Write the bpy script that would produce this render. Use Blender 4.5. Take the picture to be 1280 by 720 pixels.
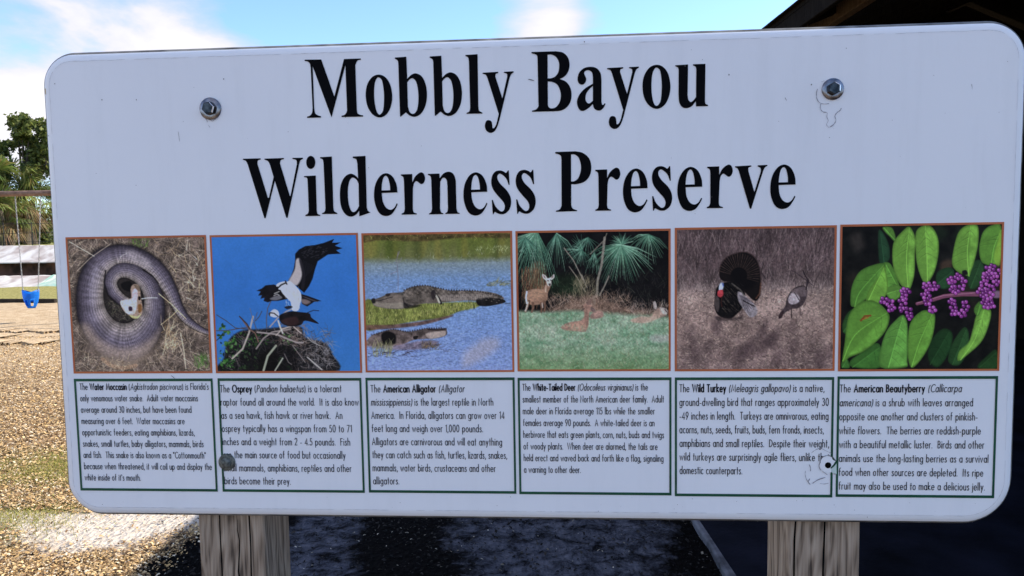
import bpy, bmesh, math, random
import numpy as np
from mathutils import Vector, Matrix
random.seed(5)
rng = np.random.default_rng(5)
sc = bpy.context.scene
for o in list(bpy.data.objects):
    bpy.data.objects.remove(o)

# ------------------------------------------------------------------ camera
EYE = 1.50                      # eye height; the board's centre is 3 mm lower
K = 1.2963                      # the board is 1.22 m wide
FPX = 924.0                     # focal length in photograph pixels (1280 wide)
RM = np.array([[0.99751019, 0.0161993, 0.06863677],
               [-0.01101164, 0.99710038, -0.07529654],
               [-0.0696575, 0.07435326, 0.99479617]])     # board axes (right, down, away) -> camera axes
CB = np.array([0.04732542, 0.00234491, -0.71458979]) * K   # camera in board axes
CAM = Vector((CB[0], CB[2], EYE))
BZ = EYE + CB[1]                # height of the board's centre
cam_data = bpy.data.cameras.new("camera")
cam = bpy.data.objects.new("camera", cam_data)
sc.collection.objects.link(cam)
cam_data.sensor_width = 36.0
cam_data.lens = 36.0 * FPX / 1280.0
cam_data.clip_start = 0.05
cam_data.clip_end = 4000
def b2w(v):                     # board axes -> world axes
    return Vector((v[0], v[2], -v[1]))
xr, yd, zf = b2w(RM[0]), b2w(RM[1]), b2w(RM[2])
cam.matrix_world = Matrix(((xr[0], -yd[0], -zf[0], CAM[0]), (xr[1], -yd[1], -zf[1], CAM[1]),
                           (xr[2], -yd[2], -zf[2], CAM[2]), (0, 0, 0, 1)))
sc.camera = cam

# ------------------------------------------------------------------ light
SUN = Vector((1.06, 0.45, 0.9)).normalized()     # towards the sun
sun_el = math.asin(SUN.z)
sun_rot = math.atan2(SUN.x, SUN.y)
world = bpy.data.worlds.new("World")
sc.world = world
world.use_nodes = True
nt = world.node_tree
nt.nodes.clear()
def N(nt, t, **kw):
    n = nt.nodes.new(t)
    for k, v in kw.items():
        setattr(n, k, v)
    return n
sky = N(nt, "ShaderNodeTexSky", sky_type='NISHITA', sun_disc=False, sun_elevation=sun_el, sun_rotation=sun_rot,
        air_density=0.82, dust_density=0.2, ozone_density=4.5)
tc = N(nt, "ShaderNodeTexCoord")
sep = N(nt, "ShaderNodeSeparateXYZ")
nt.links.new(tc.outputs["Generated"], sep.inputs[0])
zz = N(nt, "ShaderNodeMath", operation='ADD'); zz.inputs[1].default_value = 0.22
nt.links.new(sep.outputs[2], zz.inputs[0])
dv = N(nt, "ShaderNodeVectorMath", operation='DIVIDE')
cmb = N(nt, "ShaderNodeCombineXYZ")
for i in range(3):
    nt.links.new(zz.outputs[0], cmb.inputs[i])
nt.links.new(tc.outputs["Generated"], dv.inputs[0]); nt.links.new(cmb.outputs[0], dv.inputs[1])
nz = N(nt, "ShaderNodeTexNoise"); nz.inputs["Scale"].default_value = 1.15; nz.inputs["Detail"].default_value = 8
nz.inputs["Roughness"].default_value = 0.55; nz.inputs["Distortion"].default_value = 0.35
mp = N(nt, "ShaderNodeMapping"); mp.inputs["Location"].default_value = (3.1, 0.4, 0.0)
nt.links.new(dv.outputs[0], mp.inputs[0]); nt.links.new(mp.outputs[0], nz.inputs["Vector"])
cr = N(nt, "ShaderNodeValToRGB")
cr.color_ramp.elements[0].position = 0.48; cr.color_ramp.elements[0].color = (0, 0, 0, 1)
cr.color_ramp.elements[1].position = 0.62; cr.color_ramp.elements[1].color = (1, 1, 1, 1)
acc = nz.outputs["Fac"]
for (qx, qy, rad, wgt) in ((350, 85, 12, .14), (100, 40, 11, .06), (-60, 60, 10, .05), (665, 0, 5, .075), (470, -60, 13, -.16), (860, 0, 9, -.14), (10, 20, 3.5, -.05)):
    d_ = RM.T @ np.array([(qx-640)/FPX, (qy-360)/FPX, 1.0]); d_ /= np.linalg.norm(d_); d_ = b2w(d_)
    dt = N(nt, "ShaderNodeVectorMath", operation='DOT_PRODUCT'); dt.inputs[1].default_value = d_
    nt.links.new(tc.outputs["Generated"], dt.inputs[0])
    mr = N(nt, "ShaderNodeMapRange", interpolation_type='SMOOTHSTEP'); mr.inputs[1].default_value = math.cos(math.radians(rad)); mr.inputs[2].default_value = math.cos(math.radians(rad*.25)); mr.inputs[4].default_value = wgt
    nt.links.new(dt.outputs["Value"], mr.inputs[0])
    ad = N(nt, "ShaderNodeMath", operation='ADD'); nt.links.new(acc, ad.inputs[0]); nt.links.new(mr.outputs[0], ad.inputs[1]); acc = ad.outputs[0]
nt.links.new(acc, cr.inputs[0])
mx = N(nt, "ShaderNodeMix", data_type='RGBA')
nt.links.new(cr.outputs[0], mx.inputs["Factor"])
nt.links.new(sky.outputs[0], mx.inputs["A"])
CLOUD = 2.75
crc = N(nt, "ShaderNodeValToRGB"); crc.color_ramp.elements[0].position = 0.52; crc.color_ramp.elements[1].position = 0.72
crc.color_ramp.elements[0].color = (.80, .83, 1.08, 1); crc.color_ramp.elements[1].color = (1.25, 1.22, 1.28, 1)
nt.links.new(acc, crc.inputs[0])
vm_ = N(nt, "ShaderNodeVectorMath", operation='SCALE'); vm_.inputs["Scale"].default_value = CLOUD
nt.links.new(crc.outputs[0], vm_.inputs[0]); nt.links.new(vm_.outputs[0], mx.inputs["B"])
bg = N(nt, "ShaderNodeBackground"); bg.inputs[1].default_value = 0.14
wo = N(nt, "ShaderNodeOutputWorld")
nt.links.new(mx.outputs["Result"], bg.inputs[0]); nt.links.new(bg.outputs[0], wo.inputs[0])

sl = bpy.data.lights.new("sun", 'SUN')
sl.energy = 3.5; sl.angle = math.radians(0.5); sl.color = (1.0, 0.90, 0.75)
so = bpy.data.objects.new("sun", sl)
sc.collection.objects.link(so)
so.rotation_euler = (-SUN).to_track_quat('-Z', 'Y').to_euler()
so.location = SUN * 60
sc.view_settings.view_transform = 'Standard'
sc.view_settings.look = 'None'
sc.view_settings.gamma = 1.0
sc.view_settings.exposure = 1.24

# ------------------------------------------------------------------ helpers
def px(x, y, z=0.0):
    """photograph pixel -> point in board coordinates (metres, right / up) on the plane z behind the board face"""
    d = RM.T @ np.array([(x - 640) / FPX, (y - 360) / FPX, 1.0])
    s = (z - CB[2]) / d[2]
    P = CB + d * s
    return np.array([P[0], -P[1]])
def ray(x, y):
    d = RM.T @ np.array([(x - 640) / FPX, (y - 360) / FPX, 1.0])
    return b2w(d)
def ground_at(x, y, h=0.0):
    d = ray(x, y); s = (EYE - h) / -d.z
    return CAM + d * s
def depth_at(x, y, Y):
    d = ray(x, y); return CAM + d * ((Y - CAM.y) / d.y)

def srgb(r, g, b):
    f = lambda c: c/255/12.92 if c/255 <= 0.04045 else ((c/255+0.055)/1.055)**2.4
    return (f(r), f(g), f(b))

def tag(o, label=None, cat=None, group=None, kind=None):
    if label: o["label"] = label
    if cat: o["category"] = cat
    if group: o["group"] = group
    if kind: o["kind"] = kind
    return o
def empty(name, loc, label=None, cat=None, group=None):
    o = bpy.data.objects.new(name, None); o.location = loc; o.empty_display_size = 0.1
    sc.collection.objects.link(o)
    return tag(o, label, cat, group)
def link(name, me, parent=None, loc=(0, 0, 0), rot=(0, 0, 0)):
    o = bpy.data.objects.new(name, me); o.location = loc; o.rotation_euler = rot
    sc.collection.objects.link(o)
    if parent: o.parent = parent
    return o
def mesh(name, verts, faces, mat, smooth=False):
    me = bpy.data.meshes.new(name)
    me.from_pydata([tuple(v) for v in verts], [], [tuple(f) for f in faces])
    if mat: me.materials.append(mat)
    if smooth: me.polygons.foreach_set("use_smooth", [True]*len(me.polygons))
    me.update()
    return me
def np_mesh(name, verts, quads, mat, smooth=False):
    """fast mesh from arrays; quads = (n,4) or (n,3) int array"""
    verts = np.asarray(verts, dtype=np.float32); quads = np.asarray(quads, dtype=np.int32)
    me = bpy.data.meshes.new(name); k = quads.shape[1]
    me.vertices.add(len(verts)); me.vertices.foreach_set("co", verts.ravel())
    me.loops.add(quads.size); me.loops.foreach_set("vertex_index", quads.ravel())
    me.polygons.add(len(quads))
    me.polygons.foreach_set("loop_start", np.arange(0, quads.size, k, dtype=np.int32))
    me.polygons.foreach_set("loop_total", np.full(len(quads), k, dtype=np.int32))
    if smooth: me.polygons.foreach_set("use_smooth", np.ones(len(quads), dtype=bool))
    if mat: me.materials.append(mat)
    me.update(calc_edges=True); me.validate()
    return me
def vcol(me, cols):
    a = me.color_attributes.new("tint", 'FLOAT_COLOR', 'POINT')
    c = np.ones((len(me.vertices), 4), dtype=np.float32); c[:, :3] = cols
    a.data.foreach_set("color", c.ravel())
def box_vf(cx, cy, cz, sx, sy, sz, rz=0.0, off=0):
    c, s = math.cos(rz), math.sin(rz); V = []
    for dz in (-1, 1):
        for dx, dy in ((-1, -1), (1, -1), (1, 1), (-1, 1)):
            x, y = dx*sx/2, dy*sy/2
            V.append((cx + x*c - y*s, cy + x*s + y*c, cz + dz*sz/2))
    F = [(3, 2, 1, 0), (4, 5, 6, 7), (0, 1, 5, 4), (1, 2, 6, 5), (2, 3, 7, 6), (3, 0, 4, 7)]
    return V, [tuple(i+off for i in f) for f in F]
def bevel_box(name, sx, sy, sz, mat, bev=0.004, seg=2, parent=None, loc=(0, 0, 0), rot=(0, 0, 0)):
    bm = bmesh.new(); bmesh.ops.create_cube(bm, size=1)
    for v in bm.verts: v.co = Vector((v.co.x*sx, v.co.y*sy, v.co.z*sz))
    bmesh.ops.bevel(bm, geom=bm.edges[:], offset=bev, segments=seg, affect='EDGES', profile=0.5)
    me = bpy.data.meshes.new(name); bm.to_mesh(me); bm.free(); me.materials.append(mat)
    return link(name, me, parent, loc, rot)
def tube_vf(P, R, n=8, off=0, caps=True):
    P = [Vector(p) for p in P]
    if not hasattr(R, '__len__'): R = [R]*len(P)
    V = []; F = []
    for i, p in enumerate(P):
        t = (P[min(i+1, len(P)-1)] - P[max(i-1, 0)]).normalized()
        a = Vector((0, 0, 1)) if abs(t.z) < 0.9 else Vector((1, 0, 0))
        u = t.cross(a).normalized(); w = t.cross(u)
        for k in range(n):
            th = 2*math.pi*k/n
            V.append(p + (u*math.cos(th) + w*math.sin(th))*R[i])
    for i in range(len(P)-1):
        for k in range(n):
            F.append((off+i*n+k, off+i*n+(k+1) % n, off+(i+1)*n+(k+1) % n, off+(i+1)*n+k))
    if caps:
        F.append(tuple(off+k for k in range(n))[::-1]); F.append(tuple(off+(len(P)-1)*n+k for k in range(n)))
    return V, F
class MB:
    def __init__(s): s.V = []; s.F = []
    def add(s, vf):
        V, F = vf; o = len(s.V); s.V += [tuple(v) for v in V]; s.F += [tuple(i+o for i in f) for f in F]; return s
    def build(s, name, mat, parent=None, loc=(0, 0, 0), rot=(0, 0, 0), smooth=False):
        return link(name, mesh(name, s.V, s.F, mat, smooth), parent, loc, rot)

# ------------------------------------------------------------------ materials
def mat(name, col=(0.5, 0.5, 0.5), rough=0.7, metal=0.0, spec=0.5):
    m = bpy.data.materials.new(name); m.use_nodes = True
    b = m.node_tree.nodes["Principled BSDF"]
    b.inputs["Base Color"].default_value = (*col, 1); b.inputs["Roughness"].default_value = rough
    b.inputs["Metallic"].default_value = metal; b.inputs["Specular IOR Level"].default_value = spec
    return m
def noisy(name, c1, c2, scale=8, detail=6, rough=0.8, lo=0.35, hi=0.65, stretch=(1, 1, 1), bump=0.0, bscale=None, dist=0.0, spec=0.3, metal=0.0, extra=None):
    m = mat(name, c1, rough, metal, spec); t = m.node_tree; b = t.nodes["Principled BSDF"]
    co = N(t, "ShaderNodeTexCoord"); ma = N(t, "ShaderNodeMapping"); ma.inputs["Scale"].default_value = stretch
    t.links.new(co.outputs["Object"], ma.inputs[0])
    n = N(t, "ShaderNodeTexNoise"); n.inputs["Scale"].default_value = scale; n.inputs["Detail"].default_value = detail; n.inputs["Distortion"].default_value = dist
    t.links.new(ma.outputs[0], n.inputs["Vector"])
    r = N(t, "ShaderNodeValToRGB"); r.color_ramp.elements[0].position = lo; r.color_ramp.elements[1].position = hi
    r.color_ramp.elements[0].color = (*c1, 1); r.color_ramp.elements[1].color = (*c2, 1)
    if extra:
        for p, c in extra:
            e = r.color_ramp.elements.new(p); e.color = (*c, 1)
    t.links.new(n.outputs["Fac"], r.inputs[0]); t.links.new(r.outputs[0], b.inputs["Base Color"])
    if bump:
        n2 = N(t, "ShaderNodeTexNoise"); n2.inputs["Scale"].default_value = bscale or scale*3; n2.inputs["Detail"].default_value = 8
        t.links.new(ma.outputs[0], n2.inputs["Vector"])
        bp = N(t, "ShaderNodeBump"); bp.inputs["Strength"].default_value = bump; bp.inputs["Distance"].default_value = 0.02
        t.links.new(n2.outputs["Fac"], bp.inputs["Height"]); t.links.new(bp.outputs[0], b.inputs["Normal"])
    return m
def tinted(name, rough=0.8, spec=0.3, coat=0.0, transl=0.0):
    m = mat(name, (1, 1, 1), rough, 0, spec); t = m.node_tree; b = t.nodes["Principled BSDF"]
    a = N(t, "ShaderNodeVertexColor", layer_name="tint")
    t.links.new(a.outputs[0], b.inputs["Base Color"])
    if coat: b.inputs["Coat Weight"].default_value = coat; b.inputs["Coat Roughness"].default_value = 0.25
    if transl:
        tr = N(t, "ShaderNodeBsdfTranslucent"); t.links.new(a.outputs[0], tr.inputs[0])
        ms = N(t, "ShaderNodeMixShader"); ms.inputs[0].default_value = transl
        out = t.nodes["Material Output"]
        t.links.new(b.outputs[0], ms.inputs[1]); t.links.new(tr.outputs[0], ms.inputs[2]); t.links.new(ms.outputs[0], out.inputs[0])
    return m

M = {}
M['board'] = noisy('white_vinyl', (0.785, 0.80, 0.835), (0.835, 0.85, 0.875), scale=2.2, detail=9, rough=0.42, lo=0.3, hi=0.7, spec=0.35, bump=0.02, bscale=60)
t_ = M['board'].node_tree; b_ = t_.nodes["Principled BSDF"]; src_ = b_.inputs["Base Color"].links[0].from_socket
co_ = N(t_, "ShaderNodeTexCoord"); m_ = N(t_, "ShaderNodeMapping"); m_.inputs["Scale"].default_value = (9, 9, 1.1); t_.links.new(co_.outputs["Object"], m_.inputs[0])
n_ = N(t_, "ShaderNodeTexNoise"); n_.inputs["Scale"].default_value = 3; n_.inputs["Detail"].default_value = 10; n_.inputs["Roughness"].default_value = .7; t_.links.new(m_.outputs[0], n_.inputs["Vector"])
r_ = N(t_, "ShaderNodeMapRange"); r_.inputs[1].default_value = .50; r_.inputs[2].default_value = .80; r_.inputs[4].default_value = .17; t_.links.new(n_.outputs["Fac"], r_.inputs[0])
x_ = N(t_, "ShaderNodeMix", data_type='RGBA'); t_.links.new(r_.outputs[0], x_.inputs["Factor"]); t_.links.new(src_, x_.inputs["A"]); x_.inputs["B"].default_value = (.52, .54, .54, 1); t_.links.new(x_.outputs["Result"], b_.inputs["Base Color"])
M['board_edge'] = noisy('dirty_board_edge', (0.05, 0.05, 0.052), (0.26, 0.26, 0.25), scale=30, detail=8, rough=0.6, lo=0.35, hi=0.7)
M['ink'] = mat('black_print', (0.002, 0.002, 0.003), 0.6, spec=0.05)
M['body_ink'] = mat('dark_caption_print', (0.008, 0.008, 0.014), 0.6, spec=0.08)
M['orange'] = noisy('orange_border_print', (0.42, 0.10, 0.035), (0.52, 0.15, 0.05), scale=20, rough=0.45, spec=0.3)
M['green'] = noisy('dark_green_border_print', (0.005, 0.055, 0.028), (0.010, 0.09, 0.045), scale=25, rough=0.45, spec=0.3)
M['print'] = tinted('photo_print', 0.5, 0.12)
M['film'] = mat('film_edge_shadow', (0.25, 0.24, 0.27), 0.6)
M['seam'] = mat('film_seam', (0.42, 0.42, 0.44), 0.6)
M['speck'] = mat('dirt_speck', (0.10, 0.09, 0.09), 0.8)
M['rust'] = noisy('rust_stain', (0.40, 0.27, 0.12), (0.62, 0.50, 0.33), scale=60)
M['zinc'] = noisy('zinc_metal', (0.10, 0.10, 0.115), (0.26, 0.26, 0.29), scale=120, rough=0.25, metal=1.0)
M['zinc_head'] = noisy('dark_bolt_head', (0.02, 0.025, 0.03), (0.07, 0.08, 0.09), scale=200, rough=0.3, metal=1.0)
M['bright'] = mat('highlight_metal', (0.85, 0.87, 0.9), 0.25, 1.0)  # painted glint for the bolt heads
M['old_zinc'] = noisy('weathered_zinc_metal', (0.055, 0.06, 0.055), (0.17, 0.18, 0.16), scale=300, rough=0.55, metal=0.35)
M['black_hole'] = mat('dark_hole', (0.004, 0.004, 0.004), 0.9, spec=0)

def wood_mat(name, c1, c2, c3, scale=1.0, seed=0.0):
    m = mat(name, c1, 0.85, 0, 0.2 if c3[0] > .1 else 0.02); t = m.node_tree; b = t.nodes["Principled BSDF"]
    co = N(t, "ShaderNodeTexCoord"); ma = N(t, "ShaderNodeMapping")
    ma.inputs["Scale"].default_value = (1, 1, 0.13); ma.inputs["Location"].default_value = (seed, seed*0.7, 0)
    t.links.new(co.outputs["Object"], ma.inputs[0])
    n = N(t, "ShaderNodeTexNoise"); n.inputs["Scale"].default_value = 26*scale; n.inputs["Detail"].default_value = 3; n.inputs["Distortion"].default_value = 0.9
    t.links.new(ma.outputs[0], n.inputs["Vector"])
    w = N(t, "ShaderNodeMath", operation='MULTIPLY'); w.inputs[1].default_value = 46; t.links.new(n.outputs["Fac"], w.inputs[0])
    sn = N(t, "ShaderNodeMath", operation='SINE'); t.links.new(w.outputs[0], sn.inputs[0])
    n2 = N(t, "ShaderNodeTexNoise"); n2.inputs["Scale"].default_value = 320*scale; n2.inputs["Detail"].default_value = 4
    ma2 = N(t, "ShaderNodeMapping"); ma2.inputs["Scale"].default_value = (1, 1, 0.03)
    t.links.new(co.outputs["Object"], ma2.inputs[0]); t.links.new(ma2.outputs[0], n2.inputs["Vector"])
    a = N(t, "ShaderNodeMath", operation='MULTIPLY_ADD'); a.inputs[1].default_value = 0.17
    t.links.new(sn.outputs[0], a.inputs[0]); t.links.new(n2.outputs["Fac"], a.inputs[2])
    r = N(t, "ShaderNodeValToRGB"); r.color_ramp.elements[0].position = 0.18; r.color_ramp.elements[1].position = 0.82
    r.color_ramp.elements[0].color = (*c1, 1); r.color_ramp.elements[1].color = (*c3, 1)
    e = r.color_ramp.elements.new(0.42); e.color = (*c2, 1)
    t.links.new(a.outputs[0], r.inputs[0]); t.links.new(r.outputs[0], b.inputs["Base Color"])
    bp = N(t, "ShaderNodeBump"); bp.inputs["Strength"].default_value = 0.6; bp.inputs["Distance"].default_value = 0.002
    t.links.new(a.outputs[0], bp.inputs["Height"]); t.links.new(bp.outputs[0], b.inputs["Normal"])
    return m
M['post'] = wood_mat('weathered_post_wood', (0.06, 0.045, 0.035), (0.24, 0.18, 0.13), (0.42, 0.335, 0.255))
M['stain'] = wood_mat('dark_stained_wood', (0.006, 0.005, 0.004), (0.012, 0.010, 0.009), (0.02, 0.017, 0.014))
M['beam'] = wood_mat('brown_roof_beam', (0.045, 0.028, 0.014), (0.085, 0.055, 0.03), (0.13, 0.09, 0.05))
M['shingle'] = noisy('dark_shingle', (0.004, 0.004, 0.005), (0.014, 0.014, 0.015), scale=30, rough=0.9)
M['slab'] = noisy('shade_dark_concrete_floor', (0.0015, 0.002, 0.0035), (0.011, 0.012, 0.022), scale=3, detail=10, rough=0.9, bump=0.2, bscale=50, lo=0.3, hi=0.75, spec=0.05)  # shade under the roof is put into the concrete colour
M['slab_edge'] = noisy('lit_concrete_edge', (0.03, 0.03, 0.036), (0.12, 0.12, 0.14), scale=12, detail=10, rough=0.9)  # same concrete, kept lighter for the light on its left face

# ------------------------------------------------------------------ the sign
sign = empty('wildlife_sign', (0, 0, 0), 'large white wildlife information board bolted to two weathered wooden posts', 'sign')
def bp3(p, out=0.0): return (p[0], -out, BZ + p[1])     # board coordinates -> world, "out" metres in front of the face

BW, BH = 0.4705*K, 0.2360*K
cyo = -0.0525*K                                          # outline centre (board coords, up)
def rounded_outline(inset):
    """TL, TR, BR, BL corners with their own radii; the bottom-left one is cut a little straighter"""
    L, Rr, T, B = -BW+inset, BW+0.0012*K-inset, 0.1842*K-inset, -0.2885*K+inset
    pts = []
    for (cx, cy, r, a0, sx, sy, sq) in ((L, T, .034, 180, 1, -1, 1.0), (Rr, T, .036, 90, -1, -1, 1.0), (Rr, B, .046, 0, -1, 1, 1.0), (L, B, .034, -90, 1, 1, 0.94)):
        r = r*K - inset
        for k in range(13):
            a = math.radians(a0 - 90*k/12)
            q = 1.0 - (1-sq)*math.sin(math.pi*k/12)*(1 if k % 4 else 1.15)
            pts.append((cx + sx*r + r*q*math.cos(a), cy + sy*r + r*q*math.sin(a)))
    return pts
def board_mesh():
    prof = [(0.0135, 0.0), (0.0105, -0.0005), (0.0075, -0.0014), (0.0045, -0.0030), (0.0020, -0.0054), (0.0006, -0.008), (0.0, -0.0105)]
    edge = [(0.0, -0.0107), (0.0004, -0.0150), (0.0022, -0.0175)]
    rings = []
    for ins, d in prof + edge: rings.append([(x, y, d) for x, y in rounded_outline(ins)])
    n = len(rings[0]); V = []; F = []; mi = []
    for r in rings: V += [bp3((x, y), d) for x, y, d in r]
    for i in range(len(rings)-1):
        for k in range(n):
            F.append((i*n+k, i*n+(k+1) % n, (i+1)*n+(k+1) % n, (i+1)*n+k)); mi.append(0 if i < 3 else 1)
    F.append(tuple(range(n))[::-1]); mi.append(0)
    F.append(tuple((len(rings)-1)*n+k for k in range(n))); mi.append(1)
    me = bpy.data.meshes.new('board'); me.from_pydata(V, [], F); me.materials.append(M['board']); me.materials.append(M['board_edge'])
    me.polygons.foreach_set("material_index", mi)
    bm = bmesh.new(); bm.from_mesh(me); bmesh.ops.recalc_face_normals(bm, faces=bm.faces); bm.to_mesh(me); bm.free()
    for p in me.polygons: p.use_smooth = len(p.vertices) == 4 and p.material_index == 0
    return me
board = link('board', board_mesh(), sign)

# strokes: flat ribbons with mitred joins
def ribbon(pts, hw, out, V, F, caps=True):
    P = [np.array(p, float) for p in pts]
    Q = [P[0]]
    for p in P[1:]:
        if np.linalg.norm(p-Q[-1]) > 1e-7: Q.append(p)
    P = Q
    if len(P) < 2: return
    hws = hw if hasattr(hw, '__len__') else [hw]*len(P)
    if len(hws) != len(P): hws = np.interp(np.linspace(0, 1, len(P)), np.linspace(0, 1, len(hws)), hws)
    off = len(V); n = len(P)
    for i in range(n):
        d0 = P[i]-P[i-1] if i else P[1]-P[0]
        d1 = P[i+1]-P[i] if i < n-1 else P[-1]-P[-2]
        d0 = d0/np.linalg.norm(d0); d1 = d1/np.linalg.norm(d1)
        t = d0+d1; l = np.linalg.norm(t)
        t = d1 if l < 0.2 else t/l
        nn = np.array([-t[1], t[0]]); m = min(2.2, 1.0/max(0.35, abs(np.dot(nn, np.array([-d1[1], d1[0]])))))
        p = P[i]
        if caps and i == 0: p = p - d1*hws[i]*0.55
        if caps and i == n-1: p = p + d0*hws[i]*0.55
        V.append(bp3(p+nn*hws[i]*m, out)); V.append(bp3(p-nn*hws[i]*m, out))
    for i in range(n-1):
        a = off+2*i; F.append((a, a+1, a+3, a+2))

def A(cx, cy, rx, ry, a0, a1, n=None):
    n = n or max(4, int(abs(a1-a0)/24))
    return [(cx+rx*math.cos(math.radians(a0+(a1-a0)*i/n)), cy+ry*math.sin(math.radians(a0+(a1-a0)*i/n))) for i in range(n+1)]
def BOWL(cx=.19): return A(cx, .31, .19, .31, 0, 360, 16)
G = {
 'a': (.38, [BOWL(), [(.38, 0), (.38, .62)]]), 'b': (.38, [[(0, 0), (0, 1.06)], BOWL()]),
 'c': (.33, [A(.2, .31, .2, .31, 48, 312)]), 'd': (.38, [BOWL(), [(.38, 0), (.38, 1.06)]]),
 'e': (.38, [[(0, .32), (.38, .32)] + A(.19, .31, .19, .31, 12, 322)[0:]]),
 'f': (.24, [[(.09, 0), (.09, .86)] + A(.23, .86, .14, .18, 180, 95), [(0, .6), (.23, .6)]]),
 'g': (.38, [BOWL(), [(.38, .62), (.38, -.08)] + A(.19, -.08, .19, .2, 0, -155)]),
 'h': (.33, [[(0, 0), (0, 1.06)], A(.165, .4, .165, .22, 180, 0) + [(.33, 0)]]),
 'i': (0, [[(0, 0), (0, .62)], [(0, .82), (0, .88)]]),
 'j': (.0, [[(0, .62), (0, -.18)] + [(-.03, -.26), (-.09, -.27)], [(0, .82), (0, .88)]]),
 'k': (.31, [[(0, 0), (0, 1.06)], [(.27, .62), (.02, .33), (.31, 0)]]),
 'l': (0, [[(0, 0), (0, 1.06)]]),
 'm': (.58, [[(0, 0), (0, .62)], A(.145, .43, .145, .19, 180, 0) + [(.29, 0)], A(.435, .43, .145, .19, 180, 0) + [(.58, 0)]]),
 'n': (.33, [[(0, 0), (0, .62)], A(.165, .4, .165, .22, 180, 0) + [(.33, 0)]]),
 'o': (.38, [BOWL()]), 'p': (.38, [[(0, -.3), (0, .62)], BOWL()]), 'q': (.38, [BOWL(), [(.38, -.3), (.38, .62)]]),
 'r': (.19, [[(0, 0), (0, .62)], A(.15, .42, .15, .2, 180, 70)]),
 's': (.25, [[(.24, .53), (.19, .6), (.12, .62), (.04, .56), (.03, .46), (.1, .36), (.2, .28), (.25, .17), (.2, .04), (.12, 0), (.04, .03), (0, .1)]]),
 't': (.2, [[(.1, 0), (.1, .92)], [(0, .6), (.2, .6)]]),
 'u': (.33, [[(0, .62), (0, .22)] + A(.165, .22, .165, .22, 180, 360), [(.33, .62), (.33, 0)]]),
 'v': (.34, [[(0, .62), (.17, .02), (.34, .62)]]), 'w': (.54, [[(0, .62), (.14, .02), (.27, .6), (.4, .02), (.54, .62)]]),
 'x': (.32, [[(0, .62), (.32, 0)], [(.32, .62), (0, 0)]]), 'y': (.34, [[(0, .62), (.18, .04)], [(.34, .62), (.08, -.29)]]),
 'z': (.3, [[(0, .6), (.29, .6), (0, .02), (.3, .02)]]),
 'T': (.42, [[(0, .97), (.42, .97)], [(.21, 0), (.21, .97)]]), 'W': (.8, [[(0, 1), (.2, .03), (.4, .97), (.6, .03), (.8, 1)]]),
 'M': (.66, [[(0, 0), (.1, .97), (.33, .15), (.56, .97), (.66, 0)]]), 'A': (.52, [[(0, 0), (.26, .97), (.52, 0)], [(.1, .34), (.42, .34)]]),
 'F': (.32, [[(0, 0), (0, .97), (.32, .97)], [(0, .53), (.3, .53)]]), 'C': (.5, [A(.34, .5, .34, .5, 52, 308, 14)]),
 'O': (.68, [A(.34, .5, .34, .5, 0, 360, 20)]), 'P': (.34, [[(0, 0), (0, .97), (.14, .97)] + A(.14, .72, .2, .25, 90, -90) + [(0, .47)]]),
 'I': (0, [[(0, 0), (0, 1)]]), 'N': (.5, [[(0, 0), (0, .97), (.5, .03), (.5, 1)]]),
 'D': (.46, [[(0, .03), (0, .97), (.08, .97)] + A(.08, .5, .38, .47, 90, -90, 10) + [(0, .03)]]),
 'B': (.36, [[(0, .03), (0, .97), (.13, .97)] + A(.13, .75, .18, .22, 90, -90) + [(0, .53), (.15, .53)] + A(.15, .28, .21, .25, 90, -90) + [(0, .03)]]),
 '0': (.4, [A(.2, .5, .2, .5, 0, 360, 18)]), '1': (.14, [[(0, .85), (.14, .97), (.14, 0)]]),
 '2': (.36, [A(.18, .76, .17, .24, 170, -30) + [(0, .03), (.37, .03)]]),
 '3': (.36, [A(.17, .75, .16, .24, 150, -80) + A(.17, .27, .19, .26, 85, -150)]),
 '4': (.42, [[(.32, 0), (.32, .95), (0, .24), (.42, .24)]]),
 '5': (.36, [[(.33, .97), (.1, .97), (.06, .57)] + A(.16, .31, .2, .3, 110, -145)]),
 '6': (.4, [[(.3, .99), (.04, .45)] + A(.2, .3, .19, .3, 150, 510, 16)]), '7': (.38, [[(0, .97), (.37, .97), (.1, 0)]]),
 '9': (.4, [[(.1, .0), (.36, .55)] + A(.2, .7, .19, .29, -30, 330, 16)]),
 '.': (0, [[(0, .02), (0, .07)]]), ',': (.02, [[(.03, .08), (-.02, -.14)]]), '-': (.2, [[(0, .3), (.2, .3)]]),
 '(': (.12, [A(.28, .4, .28, .68, 130, 230)]), ')': (.12, [A(-.16, .4, .28, .68, 50, -50)]), "'": (0, [[(0, .98), (0, .75)]]),
 '"': (.14, [[(0, .98), (0, .75)], [(.14, .98), (.14, .75)]]),
}
SB, SP = .108, .36
def run_width(t): return sum(SP if c == ' ' else G[c][0]+2*SB for c in t)
def set_line(segs, p0, p1, size, V, F, out):
    """segs = [(text, style)] set between p0 and p1 on the baseline"""
    nat = sum(run_width(t) for t, s in segs)
    p0 = np.array(p0); p1 = np.array(p1); d = (p1-p0); hs = np.linalg.norm(d)/nat
    u = d/np.linalg.norm(d); v = np.array([-u[1], u[0]])
    x = 0.0
    for t, st in segs:
        sh = .17 if st == 'i' else 0.0
        hw = size*(.076 if st == 'b' else .046)
        for c in t:
            if c == ' ': x += SP; continue
            w, strokes = G[c]
            for s in strokes:
                pts = [p0 + u*((x+SB+gx+sh*gy/1.0)*hs) + v*(gy*size) for gx, gy in s]
                ribbon(pts, hw, out, V, F)
            x += w+2*SB
    return hs/size

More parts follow.
